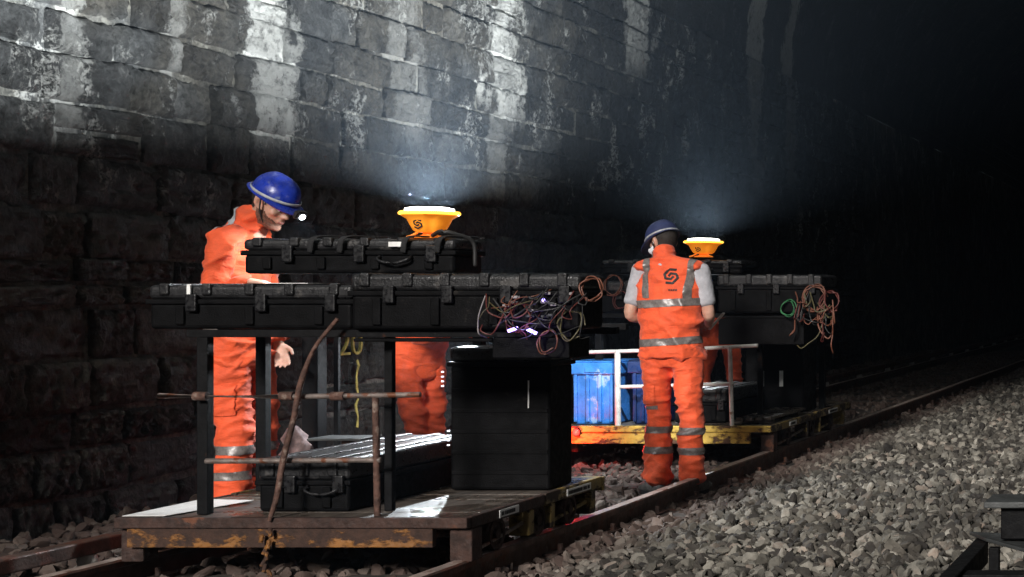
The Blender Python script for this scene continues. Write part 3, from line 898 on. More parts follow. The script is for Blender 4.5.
for x in (-4.62, -3.84): 
    bm = B(); beam(bm, (x, 6.862, 1.0205), (x, 8.078, 1.0205), .03, .03); obj('long_beam', bm, M['blackmetal'], f1, bevel=.003)

cA = hard_case('long black case at the left end of the nearer trolley, overhanging the frame', -4.91, -3.96, 6.85, 7.40, 1.041, 1.243, .38, handles=False, latches=3)
bm = B(); box(bm, -4.712, -4.695, 6.838, 6.849, 1.155, 1.246); obj('white_tie', bm, M['white'], cA, bevel=.002)
bm = B(); box(bm, -4.52, -4.33, 7.12, 7.38, 1.2505, 1.2535)  # white card added to bounce headlamp light up at the face
ns = obj('reflector', bm, M['white'], None, bevel=.001); tag(ns, 'white notepad added on the long case to bounce light up to the helmeted worker', 'reflector')
cB = hard_case('long black case with tangled wires at its right end, on the nearer trolley', -3.935, -2.88, 6.76, 7.05, 1.041, 1.290, .34, handles=False, latches=4)
bm = B(); box(bm, -3.93, -3.30, 6.80, 6.90, .985, 1.0); obj('under_tray', bm, M['case'], cB, bevel=.004)
bm = B(); box(bm, -3.30, -2.95, 6.80, 7.02, .91, 1.004); obj('junction_box', bm, M['case'], cB, bevel=.006)
cols = ['wire_black', 'wire_black', 'wire_black', 'wire_black', 'wire_red', 'wire_white', 'wire_olive', 'wire_orange']
wires(cB, -3.30, -2.84, 6.745, .95, 1.23, 26, 4, cols)
coil(cB, (-2.82, 6.73, 1.225), .045, 3, 'wire_orange', 3)
coil(cB, (-3.16, 6.75, 1.10), .06, 2, 'wire_red', 8)
coil(cB, (-2.92, 6.75, 1.06), .055, 2, 'wire_olive', 5)
coil(cB, (-3.02, 6.745, .99), .05, 2, 'wire_orange', 9)
for (x, z, a) in ((-3.17, 1.043, .35), (-3.085, 1.035, -.45)):
    bm = B(); beam(bm, (x - .022 * math.cos(a), 6.725, z - .022 * math.sin(a)), (x + .022 * math.cos(a), 6.725, z + .022 * math.sin(a)), .012, .012); obj('led_strip', bm, M['led'], cB)
bm = B(); ellipsoid(bm, (-3.04, 6.74, 1.175), (.007, .005, .007)); obj('indicator_light', bm, M['led'], cB, True)
for k in range(14):
    x = -3.25 + random.uniform(0, .36); z = 1.07 + random.uniform(0, .13)
    bm = B(); box(bm, x, x + random.uniform(.02, .04), 6.746, 6.757, z, z + .012); obj('plug', bm, M[random.choice(['wire_white', 'greyplate'])], cB, bevel=.002)
Lb = bpy.data.lights.new('led_light', 'POINT'); Lb.energy = .5; Lb.color = (.35, .25, 1); Lb.shadow_soft_size = .02
o = bpy.data.objects.new('led_light', Lb); link(o, cB); o.location = (-3.10, 6.66, 1.03)
cC = hard_case('black case with a carry handle under the nearer lit lamp', -4.64, -3.62, 7.10, 7.40, 1.298, 1.462, .4, latches=3)
for x in (-4.30, -4.16, -3.86, -3.70):
    bm = B(); tube(bm, [(x, 7.085, 1.40), (x + .02, 7.086, 1.468), (x + .06, 7.2, 1.476), (x + .08, 7.36, 1.476)], [(.014, .004)] * 4, 8, n=14); obj('tie_strap', bm, M['strapblack'], cC, True)
bm = B(); tube(bm, [(-3.78, 7.2, 1.482), (-3.71, 7.15, 1.50), (-3.65, 7.18, 1.485), (-3.605, 7.24, 1.45), (-3.60, 7.25, 1.34)], [.010] * 5, 8, n=24); obj('power_cable', bm, M['wire_black'], cC, True)
bm = B(); box(bm, -3.93, -3.86, 7.088, 7.0935, 1.425, 1.448); obj('white_sticker', bm, M['white'], cC)
lamp1 = work_lamp('lit yellow lamp on top of the nearer trolley cases', -3.82, 7.25, 1.468, .130, 1150)

tall1 = hard_case('tall black cabinet case standing on the nearer trolley deck', -3.93, -3.40, 7.62, 7.92, DZ, .93, .12, handles=False, ribs=False, latches=0)
for k in range(6):
    bm = B(); box(bm, -3.91, -3.42, 7.628, 7.64 + random.uniform(0, .003), .28 + k * .105, .30 + k * .105); obj('moulded_rib', bm, M['case'], tall1, bevel=.003)
for z in (.50, .80):
    for k in range(4):
        bm = B(); box(bm, -3.958 + .03 * (z < .6), -3.947 + .03 * (z < .6), 7.622, 7.630, z - .024 * k, z + .007 - .024 * k); obj('status_light', bm, M['led_white'], tall1)
bm = B(); box(bm, -3.52, -3.514, 7.627, 7.6315, .62, .76); obj('pale_strip', bm, M['white'], tall1)
fc1 = hard_case('flat black case lying along the nearer trolley deck', -4.43, -3.99, 6.88, 8.06, DZ, .445, .45, handles=True, latches=2)
tr = thing('metal_tray', 'small metal tray on a block behind the flat case', 'tray', (-4.62, 7.95, DZ))
bm = B(); box(bm, -4.75, -4.47, 7.80, 8.0, .435, .447); obj('tray_plate', bm, M['greyplate'], tr, bevel=.003)
bm = B(); box(bm, -4.60, -4.50, 7.85, 7.95, DZ, .433); obj('block', bm, M['rustpole'], tr, bevel=.006)
# pale sack
bm = B(); lathe(bm, [(0, 0), (.10, 0), (.122, .03), (.118, .08), (.11, .13), (.098, .18), (.082, .23), (.062, .29), (.038, .345), (.02, .36), (0, .362)], (0, 0, 0), 22)
for v in bm.verts: v.co += Vector((1, 1, .4)) * (.05 * noise.noise(v.co * 11) + .03 * noise.noise(v.co * 27)) ; v.co.y *= .75
bmesh.ops.scale(bm, verts=bm.verts, vec=(.8, .8, .86)); bmesh.ops.translate(bm, verts=bm.verts, vec=(-4.85, 7.86, DZ))
sk = obj('sack', bm, M['sack'], None, True); tag(sk, 'pale pinkish tied sack on the nearer trolley behind the pole', 'sack')
# white sheet added as a pool of light on the deck corner
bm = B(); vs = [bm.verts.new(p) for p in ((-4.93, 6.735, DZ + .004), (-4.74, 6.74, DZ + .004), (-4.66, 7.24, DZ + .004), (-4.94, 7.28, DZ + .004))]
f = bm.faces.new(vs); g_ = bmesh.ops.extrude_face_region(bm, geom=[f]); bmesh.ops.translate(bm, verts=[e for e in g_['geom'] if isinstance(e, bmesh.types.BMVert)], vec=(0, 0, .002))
pp = obj('lit_patch', bm, M['white']); tag(pp, 'white sheet painted as a bright lit patch on the left corner of the nearer trolley', 'sheet')

# ---- farther trolley
T2Y = 11.25
t2 = trolley('farther rail trolley with worn yellow front and white pipe rails', T2Y, 13.7, M['yellow'], (M['olive'], M['olive']), M['yellow'])
y = T2Y + .04
pipe(t2, 'top_rail', [(-4.76, y, .752), (-4.1, y, .77), (-3.48, y, .802)], .014, M['pipewhite'])
pipe(t2, 'middle_rail', [(-4.52, y, .49), (-3.66, y, .515)], .014, M['pipewhite'])
pipe(t2, 'rail_post', [(-4.53, y, .08), (-4.535, y, .765)], .022, M['pipewhite'])
pipe(t2, 'rail_post', [(-3.67, y, .10), (-3.69, y, .795)], .017, M['pipewhite'])
tl = thing('tail_lamp', 'small red tail lamp on the corner of the farther trolley', 'lamp', (-4.82, T2Y - .01, .17))
bm = B(); lathe(bm, [(0, 0), (.03, 0), (.03, .018), (0, .018)], (-4.82, T2Y - .002, .155), 18, M=Matrix.Rotation(R(90), 3, 'X')); obj('housing', bm, M['blackmetal'], tl, True, autos=40)
bm = B(); ellipsoid(bm, (-4.82, T2Y - .022, .155), (.026, .014, .026)); obj('lens', bm, M['tail'], tl, True)
Lr = bpy.data.lights.new('tail_light', 'POINT'); Lr.energy = 9; Lr.color = (1, .03, .02); Lr.shadow_soft_size = .03
o = bpy.data.objects.new('tail_light', Lr); link(o, tl); o.location = (-4.82, T2Y - .08, .155)
f1 = thing('support_frame', 'black steel support frame carrying the cases on the farther trolley', 'frame', (-4.0, 12.3, DZ), 'case support frames')
frame_leg(-4.80, 11.6, DZ, 1.005, .048); frame_leg(-4.80, 12.6, DZ, 1.005, .05); frame_leg(-3.60, 11.75, DZ, 1.005, .04); frame_leg(-3.42, 12.9, DZ, 1.005, .05)
for yy in (11.6, 12.05, 12.9):
    bm = B(); beam(bm, (-4.9, yy, 1.022), (-3.35, yy, 1.022), .04, .034); obj('cross_beam', bm, M['blackmetal'], f1, bevel=.003)
c = hard_case('long black case at the left end of the farther trolley', -4.84, -3.9, 11.55, 12.10, 1.041, 1.285, .38, handles=False, latches=3)
coil(c, (-4.66, 11.52, 1.26), .07, 3, 'wire_orange', 13); coil(c, (-4.60, 11.52, 1.14), .06, 2, 'wire_red', 14)
c2B = hard_case('long dusty black case with bundled wires at its right end, on the farther trolley', -3.87, -3.05, 11.5, 12.0, 1.041, 1.335, .34, handles=False, latches=3)
bm = B(); box(bm, -3.86, -3.2, 11.54, 11.9, .80, 1.003); obj('under_box', bm, M['case'], c2B, bevel=.006)
wires(c2B, -3.26, -2.95, 11.47, .70, 1.22, 22, 21, ['wire_red', 'wire_orange', 'wire_black', 'wire_olive', 'wire_red'], .004, .007)
coil(c2B, (-3.10, 11.47, 1.16), .085, 4, 'wire_orange', 23, rw=.0055); coil(c2B, (-2.98, 11.46, 1.13), .07, 3, 'wire_red', 24, rw=.005)
coil(c2B, (-3.30, 11.46, 1.08), .055, 3, 'wire_green', 25); coil(c2B, (-3.00, 11.46, 1.02), .06, 2, 'wire_orange', 26, rw=.005)
c2C = hard_case('black case under the farther lit lamp', -4.83, -3.72, 11.68, 12.1, 1.342, 1.452, .45, latches=3)
lamp2 = work_lamp('lit yellow lamp on top of the farther trolley cases', -4.08, 11.85, 1.476, .145, 460)
tall2 = hard_case('tall black cabinet case standing on the farther trolley deck', -3.96, -3.45, 12.45, 12.9, DZ, 1.0, .12, handles=False, ribs=False, latches=0)
for x in (-3.80, -3.64):
    bm = B(); box(bm, x - .015, x + .015, 12.442, 12.4495, .42, .55); obj('white_tag', bm, M['white'], tall2)
fc2 = hard_case('flat black case lying on the farther trolley behind the standing worker', -4.20, -3.78, 11.5, 12.4, DZ, .46, .45, handles=False)
bm = B()
pl = thing('timber_pallet', 'weathered slatted timber on the right side of the farther trolley', 'timber', (-3.6, 11.9, DZ))
for k in range(4):
    bm = B(); box(bm, -3.66 + k * .062, -3.61 + k * .062, 11.35 + k * .03, 12.38, DZ + .03, DZ + .05, .003); obj('slat', bm, M['deck'], pl)
for yy in (11.5, 12.2):
    bm = B(); box(bm, -3.66, -3.43, yy, yy + .06, DZ + .0015, DZ + .0285); obj('bearer', bm, M['deck'], pl)

def crate(label, x0, x1, y0, y1, z0, z1, mat):
    t = thing('plastic_crate', label, 'crate', ((x0 + x1) / 2, (y0 + y1) / 2, z0), 'blue crates on the farther trolley')
    bm = B(); d = .025
    lo = [(x0 + d, y0 + d), (x1 - d, y0 + d), (x1 - d, y1 - d), (x0 + d, y1 - d)]; hi = [(x0 + .008, y0 + .008), (x1 - .008, y0 + .008), (x1 - .008, y1 - .008), (x0 + .008, y1 - .008)]
    a = [bm.verts.new((*p, z0)) for p in lo]; b_ = [bm.verts.new((*p, z1 - .03)) for p in hi]
    bm.faces.new(a[::-1]); bm.faces.new(b_)
    for i in range(4): bm.faces.new((a[i], a[(i + 1) % 4], b_[(i + 1) % 4], b_[i]))
    obj('tub', bm, mat, t, bevel=.012)
    bm = B(); box(bm, x0 - .012, x1 + .012, y0 - .012, y1 + .012, z1 - .10, z1 - .012); obj('rim', bm, mat, t, bevel=.008)
    bm = B(); box(bm, x0 - .004, x1 + .004, y0 - .004, y1 + .004, z1 - .0115, z1); obj('lid', bm, mat, t, bevel=.005)
    n = 4
    for k in range(n):
        x = x0 + .04 + (x1 - x0 - .08) * k / (n - 1)
        bm = B(); box(bm, x - .012, x + .012, y0 - .004, y0 + .02, z0 + .02, z1 - .102); obj('rib', bm, mat, t, bevel=.004)
    bm = B(); box(bm, (x0 + x1) / 2 - .06, (x0 + x1) / 2 + .06, y0 - .022, y0 - .010, z1 - .085, z1 - .045); obj('hand_grip', bm, mat, t, bevel=.005)
crate('bright blue lidded plastic crate on the farther trolley', -4.93, -4.575, 11.38, 11.85, DZ, .68, M['crate_blue'])
crate('dark navy plastic crate beside the bright blue one', -4.49, -4.23, 11.40, 11.80, DZ, .69, M['crate_navy'])

# ---- part of a trolley on the neighbouring track, right foreground
t3 = thing('flat_trolley', 'dark steel trolley edge on the next track at the lower right corner', 'trolley', (-.3, 5.0, -.1))
bm = B(); box(bm, -1.0, -.95, 2.6, 6.15, .10, .20); obj('side_beam', bm, M['blackmetal'], t3, bevel=.005)
bm = B(); box(bm, -.99, -.93, 2.6, 6.15, .201, .212); obj('top_flange', bm, M['blackmetal'], t3, bevel=.003)
bm = B(); vs = [bm.verts.new(p) for p in ((-1.03, 6.16, .215), (-.93, 5.95, .222), (-.55, 5.6, .19), (-.55, 6.16, .19))]; f = bm.faces.new(vs); g_ = bmesh.ops.extrude_face_region(bm, geom=[f]); bmesh.ops.translate(bm, verts=[e for e in g_['geom'] if isinstance(e, bmesh.types.BMVert)], vec=(0, 0, .014))
obj('corner_plate', bm, M['greyplate'], t3, bevel=.003)
bm = B(); box(bm, -.91, -.87, 5.9, 5.94, -.10, .205); obj('corner_post', bm, M['blackmetal'], t3, bevel=.003)
bm = B(); box(bm, -.86, -.30, 5.72, 5.76, -.05, .10); obj('grey_panel', bm, M['greyplate'], t3, bevel=.004)
bm = B(); box(bm, -.87, -.60, 5.95, 6.1, .23, .36); obj('stanchion_socket', bm, M['blackmetal'], t3, bevel=.006)
bm = B(); box(bm, -.93, -.56, 5.90, 6.14, .361, .385); obj('socket_cap', bm, M['greyplate'], t3, bevel=.004)
bm = B(); box(bm, .5, .55, 2.6, 6.15, .10, .20); obj('side_beam', bm, M['blackmetal'], t3, bevel=.005)
for k in range(5):
    bm = B(); box(bm, -.949, .499, 2.7 + k * .68, 2.7 + k * .68 + .1, .11, .19); obj('cross_member', bm, M['blackmetal'], t3, bevel=.004)
for x in (-.9, .45):
    for yy in (3.2, 5.5):
        bm = B(); lathe(bm, [(0, -.04), (.115, -.04), (.115, -.02), (.098, -.015), (.096, .035), (0, .035)], (x + .07, yy, .0), 22, M=Matrix.Rotation(R(90), 3, 'Y')); obj('wheel', bm, M['rust'], t3, True, autos=35)
track2 = bpy.data.objects.new('railway_track', None); COL.objects.link(track2); tag(track2, kind='structure')
for x in (-.83, .60):
    rail_mesh('rail', x, -3, 61, track2).location.z = -.1
for i in range(24):
    o = bpy.data.objects.new('sleeper', slm); link(o, track2); o.location = (-.1, -2 + i * 0.66, -0.235); o.rotation_euler.z = random.uniform(-.012, .012)

# ------------------------------------------------------------------ people
def hand(bm, wrist, fwd, palm, thumb_side, curl=.5, s=1.0):
    """palm plus five bent fingers; fwd along the hand, palm = palm normal, thumb_side = towards the thumb"""
    f = Vector(fwd).normalized(); p = Vector(palm); p = (p - f * p.dot(f)).normalized(); t = Vector(thumb_side); t = (t - f * t.dot(f) - p * t.dot(p)).normalized()
    w = Vector(wrist)
    tube(bm, [w, w + f * .035 * s, w + f * .085 * s], [(.026 * s, .019 * s), (.037 * s, .017 * s), (.040 * s, .014 * s)], 12, side=t, n=6)
    for k, (u, l) in enumerate(((.032, .074), (.011, .082), (-.0105, .076), (-.031, .060))):
        a = w + f * .083 * s + t * u * s
        d1 = (f * math.cos(curl) + p * math.sin(curl)).normalized(); d2 = (f * math.cos(curl * 2) + p * math.sin(curl * 2)).normalized(); d3 = (f * math.cos(curl * 2.7) + p * math.sin(curl * 2.7)).normalized()
        b_ = a + d1 * l * .45 * s; c_ = b_ + d2 * l * .32 * s; e = c_ + d3 * l * .26 * s
        tube(bm, [a, b_, c_, e], [.0082 * s, .0078 * s, .0072 * s, .0062 * s], 8, n=9)
    a = w + f * .03 * s + t * .030 * s; b_ = a + (f * .7 + t * .55 + p * .3).normalized() * .042 * s; e = b_ + (f * .9 + t * .1 + p * .45).normalized() * .034 * s
    tube(bm, [a, b_, e], [.0125 * s, .0105 * s, .008 * s], 8, n=7)

def head_matrix(c, yaw, pitch, roll=0):
    """local: x right, y forward, z up"""
    return Matrix.Translation(c) @ Euler((0, 0, R(yaw))).to_matrix().to_4x4() @ Euler((R(-pitch), 0, 0)).to_matrix().to_4x4() @ Euler((0, R(roll), 0)).to_matrix().to_4x4()

def head(bm, Mh):
    t = B()
    ellipsoid(t, (0, -.012, .028), (.076, .097, .090), seg=24, rings=16)              # cranium
    tube(t, [(0, .030, .05), (0, .040, .0), (0, .046, -.045), (0, .052, -.088)], [(.066, .052), (.066, .050), (.057, .046), (.036, .030)], 18, n=12)   # face
    tube(t, [(-.056, -.005, -.03), (-.046, .030, -.078), (0, .072, -.092), (.046, .030, -.078), (.056, -.005, -.03)], [.020, .019, .022, .019, .020], 10, n=18)   # jaw
    tube(t, [(-.045, .080, .030), (0, .093, .034), (.045, .080, .030)], [.010, .011, .010], 8, n=10)      # brow
    tube(t, [(0, .088, .022), (0, .102, .0), (0, .114, -.022)], [(.008, .009), (.011, .011), (.015, .013)], 10, n=8)      # nose
    for s in (-1, 1):
        ellipsoid(t, (s * .013, .101, -.026), (.009, .010, .008), seg=10, rings=6)
        ellipsoid(t, (s * .043, .066, -.016), (.024, .020, .020), seg=12, rings=8)       # cheekbone
        tube(t, [(s * .074, -.016, .030), (s * .083, -.026, .018), (s * .082, -.024, -.010), (s * .076, -.012, -.028)], [(.006, .012), (.009, .014), (.008, .012), (.006, .009)], 8, side=(1, 0, 0), n=10)  # ear
    tube(t, [(-.022, .090, -.052), (0, .100, -.049), (.022, .090, -.052)], [.006, .008, .006], 8, n=8)
    tube(t, [(-.018, .089, -.062), (0, .098, -.061), (.018, .089, -.062)], [.006, .008, .006], 8, n=8)
    ellipsoid(t, (0, .084, -.092), (.022, .018, .018), seg=10, rings=8)
    bmesh.ops.transform(t, matrix=Mh, verts=t.verts)
    tmp = bpy.data.meshes.new('t'); t.to_mesh(tmp); t.free(); bm.from_mesh(tmp); bpy.data.meshes.remove(tmp)

def eyes(Mh, parent):
    for s in (-1, 1):
        bm = B(); ellipsoid(bm, (0, 0, 0), (.0125, .0115, .0115), seg=14, rings=10); bmesh.ops.transform(bm, matrix=Mh @ Matrix.Translation((s * .031, .0775, .006)), verts=bm.verts)
        e = obj('eye', bm, M['eye'], parent, True)
        bm = B(); ellipsoid(bm, (0, 0, 0), (.006, .003, .006), seg=12, rings=6); bmesh.ops.transform(bm, matrix=Mh @ Matrix.Translation((s * .031, .0882, .003)), verts=bm.verts)
        obj('iris', bm, M['iris'], e, True)

def wrinkle(amp, seed, zs=2.0, sc=9):
    """a few long soft folds, slanted differently from place to place, with small creases between them"""
    o_ = Vector((seed * 3.1, seed * 1.7, seed))
    def fn(co, nr):
        g = co * 1.0 + o_
        sl = noise.noise(g * 2.2)                                   # local slant of the folds
        h = co.x * math.cos(seed) + co.y * math.sin(seed)
        p = Vector((co.x * sc * .42, co.y * sc * .42, (co.z + sl * .9 * h + .10 * sl) * sc * zs * .75)) + o_
        a = noise.noise(p); r = (1 - abs(a) * 2.2); r = max(0, r) ** 2
        where = .35 + 1.1 * max(0, noise.noise(g * 3.3 + Vector((4, 1, 7))) + .25)
        return amp * (1.25 * r * where - .35 + .22 * noise.noise(p * 2.3))
    return fn

def boot(parent, ankle, yaw, gz, s=1.0):
    Mb = Matrix.Translation((ankle[0], ankle[1], gz)) @ Matrix.Rotation(R(yaw), 4, 'Z') @ Matrix.Scale(s, 4)
    bm = B()
    tube(bm, [(0, -.06, .055), (0, .02, .058), (0, .11, .05), (0, .185, .042)], [(.040, .052), (.044, .056), (.048, .045), (.038, .030)], 14, n=12)
    tube(bm, [(0, -.02, .06), (0, -.025, .14), (0, -.03, .21)], [(.042, .052), (.040, .048), (.042, .050)], 14, n=8)
    me = remesh(bm, .008, 3)
    for v in me.vertices: v.co.z = max(v.co.z, .022)
    me.transform(Mb); b_ = mesh_obj('boot', me, M['boot'], parent, True)
    bm = B(); out = [(math.cos(a) * (.046 + .004 * math.sin(a)), .065 + math.sin(a) * .148) for a in np.linspace(0, 2 * math.pi, 24, endpoint=False)]
    lo = [bm.verts.new((x * (1 if y > 0 else .9), y, 0)) for x, y in out]; hi = [bm.verts.new((x * (1 if y > 0 else .9), y, .026)) for x, y in out]
    bm.faces.new(lo[::-1]); bm.faces.new(hi)
    for i in range(24): bm.faces.new((lo[i], lo[(i + 1) % 24], hi[(i + 1) % 24], hi[i]))
    bmesh.ops.transform(bm, matrix=Mb, verts=bm.verts); obj('sole', bm, M['strapblack'], b_)

def helmet(parent, Mh, mat, peak=.045, brim_mat=None, lift=.0, cap=False, name='helmet'):
    """dome with brim and peak in head coordinates"""
    A, Bq = .103, .126
    bm = B(); rows = []; n = 40
    for i in range(11):
        th = R(90 * i / 10.5)
        row = []
        for j in range(n):
            a = 2 * math.pi * j / n; r = math.cos(th) ** .82
            ridge = .0055 * max(0, math.cos(th * 1.0)) * 0 + .006 * math.exp(-((math.cos(a) * r * A) / .018) ** 2) * math.sin(th) ** .5
            row.append(bm.verts.new((A * r * math.cos(a), -.010 + Bq * r * math.sin(a), .028 + lift + (.118 + ridge) * math.sin(th) ** .95)))
        rows.append(row)
    for p, q in zip(rows, rows[1:]):
        for j in range(n): bm.faces.new((p[j], p[(j + 1) % n], q[(j + 1) % n], q[j]))
    bm.faces.new(rows[-1]); 
    low = [bm.verts.new((v.co.x * .93, v.co.y * .93, v.co.z)) for v in rows[0]]
    for j in range(n): bm.faces.new((rows[0][(j + 1) % n], rows[0][j], low[j], low[(j + 1) % n]))
    bm.faces.new(low[::-1])
    bmesh.ops.transform(bm, matrix=Mh, verts=bm.verts)
    h = obj(name, bm, mat, parent, True, autos=50)
    bm = B(); inn, out, und = [], [], []
    for j in range(n):
        a = 2 * math.pi * j / n; ext = .010 + peak * max(0, math.sin(a)) ** 2.2 + (.012 * max(0, -math.sin(a)) ** 2 if not cap else 0)
        if cap and math.sin(a) < 0.1: ext = .004
        inn.append(bm.verts.new((A * .985 * math.cos(a), -.010 + Bq * .985 * math.sin(a), .036 + lift)))
        out.append(bm.verts.new(((A + ext) * math.cos(a), -.010 + (Bq + ext) * math.sin(a), .026 + lift - .16 * ext)))
        und.append(bm.verts.new(((A + ext - .003) * math.cos(a), -.010 + (Bq + ext - .003) * math.sin(a), .0205 + lift - .16 * ext)))
    low = [bm.verts.new((A * .95 * math.cos(2 * math.pi * j / n), -.010 + Bq * .95 * math.sin(2 * math.pi * j / n), .022 + lift)) for j in range(n)]
    for a_, b_ in ((inn, out), (out, und), (und, low)):
        for j in range(n): bm.faces.new((a_[j], a_[(j + 1) % n], b_[(j + 1) % n], b_[j]))
    bmesh.ops.transform(bm, matrix=Mh, verts=bm.verts)
    obj('brim', bm, brim_mat or mat, h, True, autos=50)
    if not cap:
        for s in (-1, 0, 1):
            bm = B(); tube(bm, [(s * .030, .06, .128 + lift - .010 * abs(s)), (s * .034, 0, .145 + lift - .012 * abs(s)), (s * .032, -.06, .128 + lift - .012 * abs(s))], [(.006, .005), (.008, .007), (.006, .005)], 8, n=12)
            bmesh.ops.transform(bm, matrix=Mh, verts=bm.verts); obj('ridge', bm, mat, h, True)
    return h

def head_strap(parent, Mh, z, mat, A=.1075, Bq=.1305, w=.011):
    bm = B(); n = 44; r0, r1 = [], []
    for j in range(n):
        a = 2 * math.pi * j / n; zz = z + .012 * math.sin(a)
        r0.append(bm.verts.new((A * math.cos(a), -.010 + Bq * math.sin(a), zz - w))); r1.append(bm.verts.new((A * .992 * math.cos(a), -.010 + Bq * .992 * math.sin(a), zz + w)))
    for j in range(n): bm.faces.new((r0[j], r0[(j + 1) % n], r1[(j + 1) % n], r1[j]))
    bmesh.ops.transform(bm, matrix=Mh, verts=bm.verts); o = obj('headlamp_strap', bm, mat, parent, True)
    md = o.modifiers.new('s', 'SOLIDIFY'); md.thickness = .003
    return o

def headlamp(parent, Mh, z, power, aim=(0, .55, -.83), fwd=.138, size=1.0, spot=75, blend=.6):
    bm = B(); t = B(); box(t, -.028 * size, .028 * size, -.012, .022, -.020 * size, .020 * size); bmesh.ops.bevel(t, geom=t.edges[:], offset=.008, segments=3, affect='EDGES')
    bmesh.ops.transform(t, matrix=Mh @ Matrix.Translation((0, fwd - .012, z)), verts=t.verts)
    h = obj('headlamp', t, M['strapblack'], parent, True, autos=40)
    bm.free(); bm = B(); ellipsoid(bm, (0, 0, 0), (.015 * size, .008, .013 * size), seg=18, rings=10); bmesh.ops.transform(bm, matrix=Mh @ Matrix.Translation((0, fwd + .012, z - .002)), verts=bm.verts)
    obj('lens', bm, M['headlamp'], h, True)
    L = bpy.data.lights.new('headlamp_light', 'SPOT'); L.energy = power; L.spot_size = R(spot); L.spot_blend = blend; L.color = (.86, .94, 1); L.shadow_soft_size = .015
    o = bpy.data.objects.new('headlamp_light', L); link(o, h)
    d = (Mh.to_3x3() @ Vector(aim)).normalized()
    o.matrix_basis = Matrix.Translation(Mh @ Vector((0, fwd + .034, z - .004))) @ d.to_track_quat('-Z', 'Y').to_matrix().to_4x4()
    return h

def add_mesh(name, me, mat, parent): return mesh_obj(name, me, mat, parent, True)

def trousers_mesh(hl, hr, kl, kr, al, ar, waist, seed, amp=.011, s=1.0, side=(1, 0, 0)):
    bm = B(); hl, hr, kl, kr, al, ar, waist = map(Vector, (hl, hr, kl, kr, al, ar, waist)); c = (hl + hr) / 2
    tube(bm, [waist, c + Vector((0, 0, .06)), c + Vector((0, 0, -.04))], [(.165 * s, .118 * s), (.188 * s, .135 * s), (.165 * s, .125 * s)], 22, side=side, n=8)
    for h, k, a in ((hl, kl, al), (hr, kr, ar)):
        m1 = h.lerp(k, .5); m2 = k.lerp(a, .5)
        tube(bm, [h + Vector((0, 0, .03)), m1, k, m2, a + Vector((0, 0, .075)), a + Vector((0, 0, .0))],
             [(.104 * s, .116 * s), (.092 * s, .102 * s), (.080 * s, .085 * s), (.082 * s, .086 * s), (.086 * s, .094 * s), (.092 * s, .104 * s)], 18, side=side, n=26)
    me = remesh(bm, .0105, 5)
    base = wrinkle(amp, seed)
    lowz = min(al.z, ar.z)
    def fn(co, nr):
        k = 0.7 + .8 * math.exp(-((co.z - (kl.z + kr.z) / 2) / .13) ** 2) + 1.2 * math.exp(-((co.z - lowz - .04) / .10) ** 2)
        return base(co - waist, nr) * k
    displace(me, fn, True); displace(me, wrinkle(.009, seed + 7, 1.1, 17))
    return me

